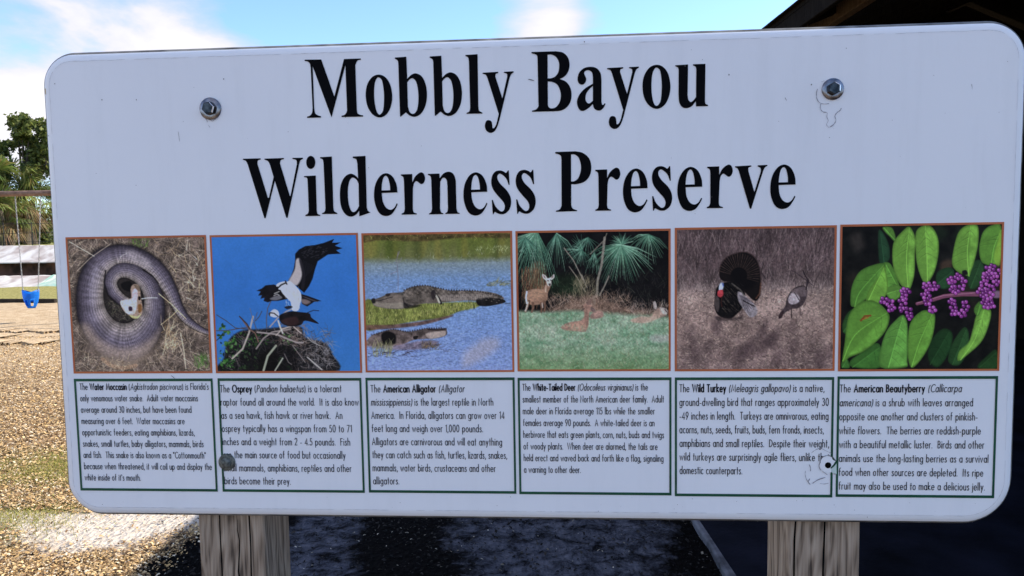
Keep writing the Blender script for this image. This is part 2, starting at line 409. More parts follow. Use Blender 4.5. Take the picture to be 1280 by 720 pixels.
# photograph-measured corners of the six pictures and the six caption boxes
OP = [[(82.4,296.6),(257.8,293.7),(92.2,466.5),(265.5,466.5)],[(262,294),(446.9,291.1),(270.4,467),(453.3,465.2)],[(452,291.6),(639.8,288.4),(457,465.8),(643.3,464.4)],[(644,289.2),(838.7,285.3),(647.4,463.9),(837.9,463.9)],[(843.4,285.3),(1045.9,281),(843.4,463.7),(1043,463.7)],[(1050.1,280.8),(1255.5,277.4),(1047.3,464.6),(1248.1,462.9)]]
GP = [[(92.5,473.2),(266.4,473.2),(101.1,613.1),(271.8,614.2)],[(272.5,473),(451.8,472.1),(278.3,614.6),(455.9,615.7)],[(457,472),(642.7,471.7),(461.2,615.7),(645.9,616.8)],[(647,472),(838.4,471.7),(649.3,617.2),(840,619.4)],[(842.8,471.7),(1042,471.2),(844.2,619.9),(1040.7,621.7)],[(1047,470.3),(1247.5,470),(1044.2,621.7),(1242.2,621.7)]]
def rect_of(c):
    q = [px(*p) for p in c]
    return ((q[0][0]+q[2][0])/2, (q[1][0]+q[3][0])/2, (q[0][1]+q[1][1])/2, (q[2][1]+q[3][1])/2)   # L R T B
def ring(name, L, R, T, B, wx, wt, wb, m, out, parent, th=0.0003):
    o = [(L, T), (R, T), (R, B), (L, B)]; i = [(L+wx, T-wt), (R-wx, T-wt), (R-wx, B+wb), (L+wx, B+wb)]
    V = [bp3(p, out) for p in o+i] + [bp3(p, out-th) for p in o+i]; F = []
    for k in range(4):
        j = (k+1) % 4
        F += [(k, j, 4+j, 4+k), (8+k, k+4+0, 4+k, 12+k)][:1]
        F += [(k, 8+k, 8+j, j), (4+k, 4+j, 12+j, 12+k)]
    return link(name, mesh(name, V, F, m), parent)

# ---------------------------------------------------------------- captions
CAP = [
 ([('The ', 'n'), ('Water Moccasin', 'b'), (' (', 'n'), ('Agkistrodon piscivorus', 'i'), (") is Florida's", 'n')], 'only venomous water snake.  Adult water moccasins',
  'average around 30 inches, but have been found', 'measuring over 6 feet.  Water moccasins are', 'opportunistic feeders, eating amphibians, lizards,',
  'snakes, small turtles, baby alligators, mammals, birds', 'and fish.  This snake is also known as a "Cottonmouth"', 'because when threatened, it will coil up and display the', "white inside of it's mouth."),
 ([('The ', 'n'), ('Osprey', 'b'), (' (', 'n'), ('Pandion haliaetus', 'i'), (') is a tolerant', 'n')], 'raptor found all around the world.  It is also know', 'as a sea hawk, fish hawk or river hawk.  An',
  'osprey typically has a wingspan from 50 to 71', 'inches and a weight from 2 - 4.5 pounds.  Fish', 'are the main source of food but occasionally', 'small mammals, amphibians, reptiles and other', 'birds become their prey.'),
 ([('The ', 'n'), ('American Alligator', 'b'), (' ', 'n'), ('(Alligator', 'i')], [('mississippiensis)', 'i'), (' is the largest reptile in North', 'n')], 'America.  In Florida, alligators can grow over 14', 'feet long and weigh over 1,000 pounds.',
  'Alligators are carnivorous and will eat anything', 'they can catch such as fish, turtles, lizards, snakes,', 'mammals, water birds, crustaceans and other', 'alligators.'),
 ([('The ', 'n'), ('White-Tailed Deer', 'b'), (' ', 'n'), ('(Odocoileus virginianus)', 'i'), (' is the', 'n')], 'smallest member of the North American deer family.  Adult', 'male deer in Florida average 115 lbs while the smaller',
  'females average 90 pounds.  A white-tailed deer is an', 'herbivore that eats green plants, corn, nuts, buds and twigs', 'of woody plants.  When deer are alarmed, the tails are', 'held erect and waved back and forth like a flag, signaling', 'a warning to other deer.'),
 ([('The ', 'n'), ('Wild Turkey', 'b'), (' ', 'n'), ('(Meleagris gallopavo)', 'i'), (' is a native,', 'n')], 'ground-dwelling bird that ranges approximately 30', '-49 inches in length.  Turkeys are omnivorous, eating',
  'acorns, nuts, seeds, fruits, buds, fern fronds, insects,', 'amphibians and small reptiles.  Despite their weight,', 'wild turkeys are surprisingly agile fliers, unlike their', 'domestic counterparts.'),
 ([('The ', 'n'), ('American Beautyberry', 'b'), (' ', 'n'), ('(Callicarpa', 'i')], [('americana)', 'i'), (' is a shrub with leaves arranged', 'n')], 'opposite one another and clusters of pinkish-', 'white flowers.  The berries are reddish-purple',
  'with a beautiful metallic luster.  Birds and other', 'animals use the long-lasting berries as a survival', 'food when other sources are depleted.  Its ripe', 'fruit may also be used to make a delicious jelly.')]
# zoom origin, scale, (x0 first, x0 last), (baseline first, last), line ends
LAY = [((85, 465, 4.646), (68, 98), (103, 628), (820, 757, 720, 680, 738, 790, 803, 838, 425)),
       ((265, 465, 4.646), (46, 72), (117, 650), (755, 855, 760, 815, 805, 778, 813, 460)),
       ((450, 465, 4.645), (60, 75), (117, 650), (608, 776, 842, 716, 827, 856, 790, 230)),
       ((640, 465, 4.5), (57, 66), (104, 565), (766, 856, 805, 803, 856, 820, 853, 388)),
       ((838, 465, 4.5), (48, 50), (112, 572), (867, 892, 890, 863, 893, 905, 405)),
       ((1040, 462, 3.6), (32, 27), (101, 538), (583, 635, 656, 670, 686, 704, 681, 688))]
SIZES = [.0065*K, .0072*K, .0072*K, .0066*K, .0074*K, .0072*K]
CAPLAB = ['first caption box from the left, about the water moccasin', 'osprey caption box, its text overlapped by a dull bolt', 'American alligator caption box', 'white-tailed deer caption box',
          'wild turkey caption box with torn film at its lower right', 'American beautyberry caption box at the right end']
dbg = []
for i, (cap, lay) in enumerate(zip(CAP, LAY)):
    L, R, T, B = rect_of(GP[i])
    cp = ring('caption_box', L, R, T, B, .0020*K, .0027*K, .0026*K, M['green'], 0.0007, sign)
    cp['label'] = CAPLAB[i]
    (ox, oy, s), (xa, xb), (ya, yb), ends = lay
    n = len(cap); V = []; F = []
    q0 = px(ox+xa/s, oy+ya/s); q1 = px(ox+xb/s, oy+yb/s)
    for k, line in enumerate(cap):
        segs = line if isinstance(line, list) else [(line, 'n')]
        f = k/(n-1); y = q0[1]*(1-f)+q1[1]*f; x0 = q0[0]*(1-f)+q1[0]*f
        yp = ya*(1-f)+yb*f
        x1 = px(ox+ends[k]/s, oy+yp/s)[0]
        r = set_line(segs, (x0, y), (x1, y), SIZES[i], V, F, 0.0006)
        dbg.append(round(r, 2))
    link('caption_lettering', mesh('caption_lettering', V, F, M['body_ink']), cp)
print('caption scales', dbg)

# ---------------------------------------------------------------- title
def smooth_outline(pts, o, s, n=5):
    P = [px(o[0]+p[0]/s, o[1]+p[1]/s) for p in pts]; S = [len(p) > 2 for p in pts]; out = []
    m = len(P)
    for i in range(m):
        a, b = P[i], P[(i+1) % m]; sa, sb = S[i], S[(i+1) % m]
        out.append(a)
        if not (sa or sb): continue
        ta = (b-P[i-1])*0.5 if sa else (b-a)*0.9
        tb = (P[(i+2) % m]-a)*0.5 if sb else (b-a)*0.9
        l = np.linalg.norm(b-a)
        for t in (ta, tb):
            q = np.linalg.norm(t)
            if q > 1.3*l: t *= 1.3*l/q
        for k in range(1, n):
            t = k/n; t2 = t*t; t3 = t2*t
            out.append(a*(2*t3-3*t2+1)+ta*(t3-2*t2+t)+b*(-2*t3+3*t2)+tb*(t3-t2))
    return out
_ = 1
GL = {
'M': ((376,60,7.2), [[(36,106),(185,104),(303,438),(390,100),(541,95),(541,106),(512,114,_),(493,150,_),(492,175),(505,555),(512,588,_),(535,602,_),(562,606),(562,618),(368,622),(368,610),(398,600,_),(416,570,_),(417,545),(402,155),(278,626),(108,165),(122,545),(131,588,_),(155,606,_),(183,614),(183,626),(58,630),(58,618),(85,608,_),(104,580,_),(107,540),(90,175),(82,140,_),(62,122,_),(36,118)]]),
'o': ((376,60,7.2), [[(700,240,_),(760,262,_),(805,330,_),(824,440,_),(808,535,_),(770,600,_),(712,626,_),(650,600,_),(603,530,_),(585,430,_),(597,335,_),(640,265,_)], [(700,265,_),(730,290,_),(746,370,_),(750,460,_),(742,560,_),(712,600,_),(685,575,_),(667,500,_),(661,410,_),(665,330,_),(680,282,_)]]),
'b': ((490,60,6), [[(22,72),(108,66),(115,232),(145,202,_),(180,191,_),(222,212,_),(252,270,_),(263,350,_),(252,430,_),(220,490,_),(175,516,_),(135,508,_),(105,483),(66,516),(61,513),(48,115),(43,95,_),(22,80)], [(115,258),(135,234,_),(158,228,_),(182,255,_),(195,310,_),(199,380,_),(192,450,_),(175,486,_),(152,494,_),(132,478,_),(120,440)]]),
'l': ((490,60,6), [[(551,53),(642,47),(648,440),(654,470,_),(678,485),(678,492),(560,494),(560,487),(580,476,_),(587,450),(577,100),(571,72,_),(551,61)]]),
'y': ((490,60,6), [[(680,186),(797,179),(797,188),(778,196,_),(775,215),(828,378),(864,218),(862,195,_),(840,186),(840,179),(912,175),(912,184),(895,196,_),(883,222),(806,540),(790,590,_),(768,625,_),(738,637,_),(708,620,_),(697,585,_),(706,550,_),(726,541,_),(746,552,_),(752,580,_),(755,601,_),(768,598,_),(783,570,_),(801,495),(716,225),(704,202,_),(680,194)]]),
'B': ((655,55,7.2), [[(68,73),(285,66),(350,78,_),(395,122,_),(410,190,_),(397,250,_),(365,292,_),(322,316),(375,338,_),(413,385,_),(428,450,_),(418,520,_),(380,575,_),(330,600,_),(270,606),(72,611),(72,600),(107,590,_),(128,565,_),(130,540),(122,130),(114,100,_),(68,84)], [(212,98),(245,96,_),(285,115,_),(311,155,_),(317,200,_),(308,255,_),(280,293,_),(245,308,_),(213,310)], [(214,338),(255,342,_),(300,368,_),(325,420,_),(331,475,_),(318,530,_),(285,570,_),(245,580,_),(222,568,_),(215,545)]]),
'a': ((655,55,7.2), [[(482,315,_),(497,258,_),(542,217,_),(605,206,_),(655,220,_),(688,262,_),(697,320),(697,520),(703,545,_),(714,547,_),(727,532),(734,540),(715,575,_),(690,597,_),(660,598,_),(632,580,_),(618,540),(580,578,_),(530,603,_),(498,590,_),(479,545,_),(480,500,_),(504,448,_),(552,398,_),(620,358),(620,300),(612,258,_),(583,237,_),(550,245,_),(541,264,_),(550,288,_),(560,318,_),(550,350,_),(522,367,_),(492,352,_)], [(620,378),(588,407,_),(560,448,_),(553,490,_),(562,522,_),(585,536,_),(620,512)]]),
'u': ((750,60,6.545), [[(615,142),(720,135),(716,385),(723,425,_),(743,442,_),(765,428,_),(785,402),(787,175),(781,154,_),(760,143),(760,134),(862,130),(858,435),(864,458,_),(884,466),(880,476),(785,478),(783,436),(748,478,_),(705,493,_),(668,480,_),(647,440,_),(642,380),(643,180),(636,160,_),(615,150)]]),
'W': ((300,185,7.2), [[(28,97),(187,93),(187,103),(162,113,_),(158,142),(252,448),(262,448),(304,262),(273,155),(254,120,_),(222,105),(222,96),(396,90),(396,100),(368,110,_),(361,140),(450,432),(456,432),(513,145),(508,110,_),(474,98),(474,89),(568,88),(568,97),(545,112,_),(535,140),(430,628),(418,628),(315,295),(232,632),(221,632),(72,150),(55,118,_),(28,106)]]),
'i': ((300,185,7.2), [[(638,71,_),(667,88,_),(679,130,_),(667,172,_),(638,189,_),(609,172,_),(597,130,_),(609,88,_)], [(577,253),(683,248),(692,565),(700,592,_),(722,602),(722,611),(590,613),(590,603),(612,590,_),(620,565),(610,305),(604,270,_),(577,262)]]),
'd': ((420,185,7.2), [[(152,77),(266,71),(278,535),(288,565,_),(312,580),(211,615),(209,566),(180,600,_),(135,618,_),(85,595,_),(48,530,_),(36,430,_),(45,330,_),(80,260,_),(130,232,_),(170,245,_),(200,272),(193,140),(183,103,_),(152,90)], [(204,320),(185,285,_),(152,266,_),(125,290,_),(110,350,_),(108,420,_),(115,500,_),(135,560,_),(160,577,_),(188,558,_),(208,522)]]),
'e': ((420,185,7.2), [[(412,405),(554,400),(545,330,_),(510,258,_),(455,227,_),(400,250,_),(358,320,_),(343,410,_),(352,500,_),(388,582,_),(442,612,_),(498,598,_),(535,550,_),(556,505),(548,497),(525,538,_),(490,556,_),(450,535,_),(422,480,_)], [(411,382),(415,320,_),(428,268,_),(450,250,_),(470,272,_),(485,330,_),(489,380)]]),
'r': ((420,185,7.2), [[(584,238),(686,234),(688,310),(715,255,_),(760,220,_),(790,232,_),(802,275,_),(790,313,_),(767,325,_),(742,308,_),(722,298,_),(702,320,_),(693,365),(692,550),(700,578,_),(728,590),(728,598),(592,600),(592,590),(612,578,_),(620,550),(612,300),(606,262,_),(584,248)]]),
'n': ((420,185,7.2), [[(828,233),(932,230),(934,272),(970,228,_),(1015,214,_),(1055,232,_),(1077,285,_),(1080,350),(1085,545),(1094,575,_),(1113,586),(1113,592),(985,594),(985,586),(1003,572,_),(1008,540),(1003,335),(996,288,_),(975,268,_),(955,275,_),(938,305),(937,545),(946,577,_),(966,588),(966,595),(838,598),(838,590),(857,577,_),(865,548),(858,290),(851,256,_),(828,242)]]),
's': ((570,180,7.2), [[(475,238),(483,366),(474,368),(450,308,_),(400,268,_),(375,283,_),(375,318,_),(402,362,_),(455,415,_),(488,470,_),(497,530,_),(480,590,_),(440,627,_),(402,632,_),(370,622,_),(350,612,_),(338,632),(332,634),(322,504),(332,504),(355,560,_),(400,605,_),(430,598,_),(440,560,_),(425,520,_),(383,472,_),(335,410,_),(318,350,_),(325,290,_),(352,250,_),(395,238,_),(430,248,_),(450,260,_),(468,238)]]),
'P': ((685,180,7.58), [[(68,76),(262,69),(330,85,_),(388,135,_),(410,215,_),(396,298,_),(348,356,_),(275,380,_),(220,381),(220,580),(235,612,_),(276,628),(276,636),(75,643),(75,632),(112,618,_),(129,585),(127,150),(118,108,_),(68,88)], [(218,100),(252,100,_),(290,130,_),(311,195,_),(309,262,_),(285,325,_),(250,352,_),(219,355)]]),
'v': ((835,185,7.53), [[(630,172),(783,164),(783,174),(757,187,_),(756,218),(812,415),(872,222),(870,190,_),(843,174),(843,163),(935,159),(935,168),(910,185,_),(895,215),(782,572),(770,572),(665,215),(652,192,_),(630,182)]]),
}
def PXY(o, x, y): return (o[0]+x/o[2], o[1]+y/o[2])
GO = {k: v[0] for k, v in GL.items()}
REF = {'o': PXY(GO['o'],705,433), 'y': PXY(GO['y'],680,186), 'l': PXY(GO['l'],551,53), 'e': PXY(GO['e'],343,410), 's': PXY(GO['s'],318,350), 'r': PXY(GO['r'],584,238), 'b': PXY(GO['b'],22,72)}
LINES = [('Mobbly Bayou', [('M', None), ('o', None), ('b', None), ('b', (537.3, 70.7)), ('l', None), ('y', None), ('B', None), ('a', None), ('y', (758.9, 85.2)), ('o', (820.6, 108.6)), ('u', None)]),
         ('Wilderness Preserve', [('W', None), ('i', None), ('l', (400.3, 196.5)), ('d', None), ('e', None), ('r', None), ('n', None), ('e', (579.4, 241.1)), ('s', None), ('s', (644.7, 227.9)),
          ('P', None), ('r', (744.1, 212.3)), ('e', (778.7, 236.7)), ('s', (814.9, 223.5)), ('e', (846.7, 234.8)), ('r', (883.9, 208.5)), ('v', None), ('e', (962.8, 232.1))])]
for txt, seq in LINES:
    cu = bpy.data.curves.new('title', 'CURVE'); cu.dimensions = '2D'; cu.fill_mode = 'FRONT'; cu.extrude = 0.0
    for ch, at in seq:
        o, contours = GL[ch]
        d = np.zeros(2) if at is None else px(*at)-px(*REF[ch])
        for c in contours:
            pts = smooth_outline(c, o, o[2])
            sp = cu.splines.new('POLY'); sp.points.add(len(pts)-1); sp.use_cyclic_u = True
            for p, q in zip(sp.points, pts): p.co = (q[0]+d[0], q[1]+d[1], 0, 1)
    tmp = bpy.data.objects.new('tmp', cu); sc.collection.objects.link(tmp)
    me = bpy.data.meshes.new_from_object(tmp.evaluated_get(bpy.context.evaluated_depsgraph_get()))
    bpy.data.objects.remove(tmp); bpy.data.curves.remove(cu)
    me.name = 'title_lettering'
    for v in me.vertices: v.co = Vector(bp3((v.co.x, v.co.y), 0.0006))
    me.materials.clear(); me.materials.append(M['ink'])
    link('title_lettering', me, sign)['label'] = 'black serif title line reading ' + txt

# ---------------------------------------------------------------- bolts, hole, film, specks
def disc_stack(name, prof, m, parent, c, n=32, smooth=True):
    """prof = [(radius, out)] revolved about the axis through c, out of the board"""
    V = []; F = []
    for r, o in prof:
        for k in range(n):
            a = 2*math.pi*k/n; V.append(bp3((c[0]+r*math.cos(a), c[1]+r*math.sin(a)), o))
    for i in range(len(prof)-1):
        for k in range(n): F.append((i*n+k, i*n+(k+1) % n, (i+1)*n+(k+1) % n, (i+1)*n+k))
    F.append(tuple((len(prof)-1)*n+k for k in range(n)))
    return link(name, mesh(name, V, F, m, smooth), parent)
def bolt(p, rw, m, lab, rot=0.0, wide=1.0, hexhead=True):
    c = px(*p)
    w = disc_stack('washer', [(rw, 0.0), (rw, .0016), (rw*.94, .0021), (rw*.62, .0023)], m, None, c)
    w.name = 'bolt'; w['label'] = lab; w.parent = sign
    rh = rw*.60
    V = []; F = []
    prof = [(1.0, .0021), (1.0, .0072), (.93, .0085), (.86, .0088), (.82, .0086)] if hexhead else [(1.05, .0021), (.98, .0045), (.8, .0062), (.5, .0072), (.2, .0075)]
    n = 6 if hexhead else 24
    for r, o in prof:
        for k in range(n):
            a = rot+2*math.pi*k/n; V.append(bp3((c[0]+rh*r*math.cos(a), c[1]+rh*r*math.sin(a)), o))
    for i in range(len(prof)-1):
        for k in range(n): F.append((i*n+k, i*n+(k+1) % n, (i+1)*n+(k+1) % n, (i+1)*n+k))
    F.append(tuple((len(prof)-1)*n+k for k in range(n)))
    me = mesh('bolt_head', V, F, M['zinc_head'] if hexhead else m, not hexhead)
    if hexhead:      # sky highlight painted on the upper right flats of the head
        me.materials.append(M['bright'])
        for p in me.polygons:
            cc = p.center; a = math.degrees(math.atan2(cc.z-BZ-c[1], cc.x-c[0]))
            if n < p.index < 4*n and -35 < a < 75: p.material_index = 1
    h = link('bolt_head', me, w)
    return w
bolt((263.4, 136), .0116*K*.93, M['zinc'], 'shiny zinc bolt at the upper left', 0.2)
bolt((1040.7, 111.5), .0124*K*.80, M['zinc'], 'shiny zinc bolt at the upper right, above puckered film', 0.5)
bolt((284, 577.5), .0108*K*.80, M['old_zinc'], 'dull grey-green bolt covering caption text', 0.1, hexhead=False)
hc = px(1034.8, 581.3)
disc_stack('bolt_hole', [(.0035*K*.85, .0010), (.0034*K*.85, .0012)], M['black_hole'], sign, hc, 20)

def marks(name, lines, m, out=0.0009, lab=None):
    V = []; F = []
    for pts, w in lines:
        P = [px(*p[:2]) for p in pts]
        Q = []
        for i in range(len(P)-1):      # Catmull-Rom
            p0 = P[max(i-1, 0)]; p1 = P[i]; p2 = P[i+1]; p3 = P[min(i+2, len(P)-1)]
            for k in range(4):
                t = k/4; Q.append(0.5*((2*p1)+(-p0+p2)*t+(2*p0-5*p1+4*p2-p3)*t*t+(-p0+3*p1-3*p2+p3)*t**3))
        Q.append(P[-1])
        ws = [abs(w*(0.45+0.8*random.random())) * 0.001 for q in Q]
        ws[0] = ws[-1] = 0.00008
        ribbon(Q, ws, out, V, F, caps=False)
    o = link(name, mesh(name, V, F, m), sign)
    if lab: o['label'] = lab
    return o
def zp(o, s, L): return [(o[0]+x/s, o[1]+y/s) for x, y in L]
# puckered film near the upper right bolt (zoom origin 1005,85 scale 8.47)
Z = lambda L: zp((1005, 85), 8.47, L)
marks('film_wrinkle', [(Z([(140,220),(130,270),(135,330),(165,370),(210,382),(265,378)]), .35), (Z([(175,380),(170,430),(200,465),(245,470)]), .4), (Z([(245,475),(240,520),(255,560),(235,600),(262,632)]), .25),
   (Z([(392,425),(380,450),(345,475),(325,510),(335,555),(310,600),(265,630)]), .45), (Z([(180,150),(215,135)]), .2)], M['film'], lab='thin grey wrinkle lines in the film under the upper right bolt')
Z = lambda L: zp((990, 540), 9.0, L)
marks('film_wrinkle', [(Z([(215,235),(260,200),(320,182),(380,210),(450,240)]), .28), (Z([(190,360),(205,400),(205,440)]), .5), (Z([(150,430),(145,480),(165,540),(205,590)]), .3), (Z([(225,578),(290,535),(375,508)]), .5),
   (Z([(205,590),(180,560),(200,520)]), .45), (Z([(310,575),(360,582),(410,572)]), .25), (Z([(395,480),(370,460),(340,440)]), .3), (Z([(320,330),(300,380),(320,430)]), .5), (Z([(460,468),(500,474)]), .4)], M['film'], lab='dark creases of torn film round the empty bolt hole')
# torn film flap and the green frame bent beside the hole
def poly_patch(name, pts, m, out, lab=None):
    o = link(name, mesh(name, [bp3(px(*p), out) for p in pts], [tuple(range(len(pts)))], m), sign)
    if lab: o['label'] = lab
    return o
poly_patch('torn_film', Z([(330,290),(360,268),(410,262),(455,285),(490,320),(460,365),(430,400),(440,450),(400,462),(350,445),(315,405),(305,350)]), M['board'], 0.00085, 'round patch of bare white film about the bolt hole')
poly_patch('torn_film', Z([(448,268),(470,290),(490,322),(468,318),(450,300)]), M['green'], 0.00095)
poly_patch('torn_film', Z([(497,318),(505,340),(470,385),(440,408),(432,402),(462,365),(488,325)]), M['green'], 0.00098)
poly_patch('torn_film', Z([(440,400),(470,390),(498,352),(500,470),(455,462),(425,425)]), mat('pale_green_film', (0.55, 0.66, 0.62), 0.5), 0.00078)
marks('film_wrinkle', [(Z([(310,345),(325,300),(360,270),(420,265),(470,300),(492,322)]), .4)], M['speck'], 0.00115, 'dark torn film edge above the bolt hole')
Z = lambda L: zp((240, 115), 16.0, L)
marks('film_wrinkle', [(Z([(200,460),(230,500),(300,560),(310,610)]), .35), (Z([(350,540),(400,580),(430,575),(520,505),(545,470)]), .4), (Z([(330,660),(370,715)]), .25), (Z([(205,330),(200,380),(205,460)]), .2)], M['film'], lab='small grey wrinkles under the upper left bolt')
# film edge line round the rim, broken up
rim = rounded_outline(0.0125*K*.83)
V = []; F = []
rl = [np.array(p) for p in rim] + [np.array(rim[0])]
for i in range(len(rl)-1):
    a, b = rl[i], rl[i+1]; L = np.linalg.norm(b-a); n = max(1, int(L/0.012))
    for k in range(n):
        if random.random() < (0.18 if L > .05 else 0.10): continue
        jt = np.random.normal(0, .00012, 2) if L > .05 else 0
        p, q = a+(b-a)*k/n+jt, a+(b-a)*(k+1)/n+jt
        ribbon([p, (p+q)/2, q], [.00008, random.uniform(.00008, .00024), .00008], 0.0009, V, F, caps=False)
fs = link('film_seam', mesh('film_seam', V, F, M['seam']), sign); fs['kind'] = 'stuff'; fs['label'] = 'thin broken grey seam line round the rim'
# dirt specks
V = []; F = []
def speck(c, r):
    o = len(V); n = 6
    for k in range(n):
        a = 2*math.pi*k/n; rr = r*random.uniform(.5, 1.2); V.append(bp3((c[0]+rr*math.cos(a), c[1]+rr*math.sin(a)), 0.0010))
    F.append(tuple(o+k for k in range(n)))
for _k in range(95):
    c = px(random.uniform(70, 1262), random.choice([random.uniform(45, 285), random.uniform(620, 652)]))
    if not (-BW+.02 < c[0] < BW-.02 and -0.2885*K+.008 < c[1] < .1842*K-.012): continue
    speck(c, random.uniform(.0002, .00055))
for x in range(100, 1220, 7):
    if random.random() < .35: speck(px(x+random.uniform(-4, 4), 651+(x-100)*.0052+random.uniform(-6, -2)), random.uniform(.0002, .0006))
for p in ((61, 170), (69, 105), (128, 125), (171, 125), (280, 99), (730.5, 52.5), (911, 93.5), (856, 82.5), (1014, 106)): speck(px(*p), .0009)
link('dirt_speck', mesh('dirt_speck', V, F, M['speck']), sign)['kind'] = 'stuff'
for L_, w_ in (([(223, 164), (225, 177)], .2), ([(660, 99), (668, 101)], .5), ([(1214, 105), (1215, 112)], .2), ([(981, 122), (983, 126)], .3), ([(214, 469), (219, 473)], .3)): marks('scratch', [(L_, w_)], M['speck'])
poly_patch('rust_stain', [(54.5,112),(56,109.5),(58.2,110),(59,115),(58,118.5),(55.5,117.5)], M['rust'], -0.0018, 'small rusty stain near the upper left corner')

# ---------------------------------------------------------------- posts
PW = .0712*K
for (xf, lab) in ((-.2661*K-PW/2, 'left weathered wooden post'), (.2665*K+PW/2*.955, 'right weathered wooden post with a long crack')):
    x = xf
    H0 = BZ + .15*K + .02; bev = .004
    p = bevel_box('post', PW, PW*.98, H0+.3, M['post'], bev, 2, sign, (x, .0176+PW*.49+.0005, (H0-.3)/2))
    p['label'] = lab
    # drying cracks: flat black strips on the face stand for the shade inside them
    V = []; F = []
    for cx, z0, z1 in ((-.012, .02, 1.5), (.028, .45, 1.4), (.012, .9, 1.12)) if x < 0 else ((.004, .1, 1.7), (-.033, .3, 1.5)):
        pts = [(x+cx+random.uniform(-.0016, .0016)+.003*math.sin(z*5), z) for z in np.linspace(z0, z1, 16)]
        o = len(V)
        for k, (u, z) in enumerate(pts):
            w = .0013*math.sin(math.pi*k/15)*(.6+.6*random.random())+.0002
            V += [(u-w, .01795, z), (u+w, .01795, z)]
        F += [(o+2*k, o+2*k+1, o+2*k+3, o+2*k+2) for k in range(15)]
    ob = link('crack', mesh('crack', V, F, M['black_hole']), p); ob.matrix_parent_inverse = Matrix.Translation(-p.location)
# ------------------------------------------------------------------ the six printed photographs
WREF = np.array([((v/255+0.055)/1.055)**2.4 for v in (181, 189, 214)])   # what the shaded white board measures in the photograph
def vnoise(h, w, cell, r, oct=3, ay=1.0):
    out = np.zeros((h, w)); amp = 1.0; tot = 0
    for o in range(oct):
        cx = max(1.5, cell/2**o); cy = max(1.5, cell*ay/2**o)
        gh, gw = int(h/cy)+3, int(w/cx)+3
        g = r.random((gh, gw)); ys = np.arange(h)/cy; xs = np.arange(w)/cx
        yi = ys.astype(int); xi = xs.astype(int); fy = ys-yi; fx = xs-xi
        fy = (fy*fy*(3-2*fy))[:, None]; fx = (fx*fx*(3-2*fx))[None]
        a = g[yi][:, xi]; b = g[yi][:, xi+1]; c = g[yi+1][:, xi]; d = g[yi+1][:, xi+1]
        out += amp*((a*(1-fx)+b*fx)*(1-fy)+(c*(1-fx)+d*fx)*fy); tot += amp; amp *= 0.55
    return out/tot
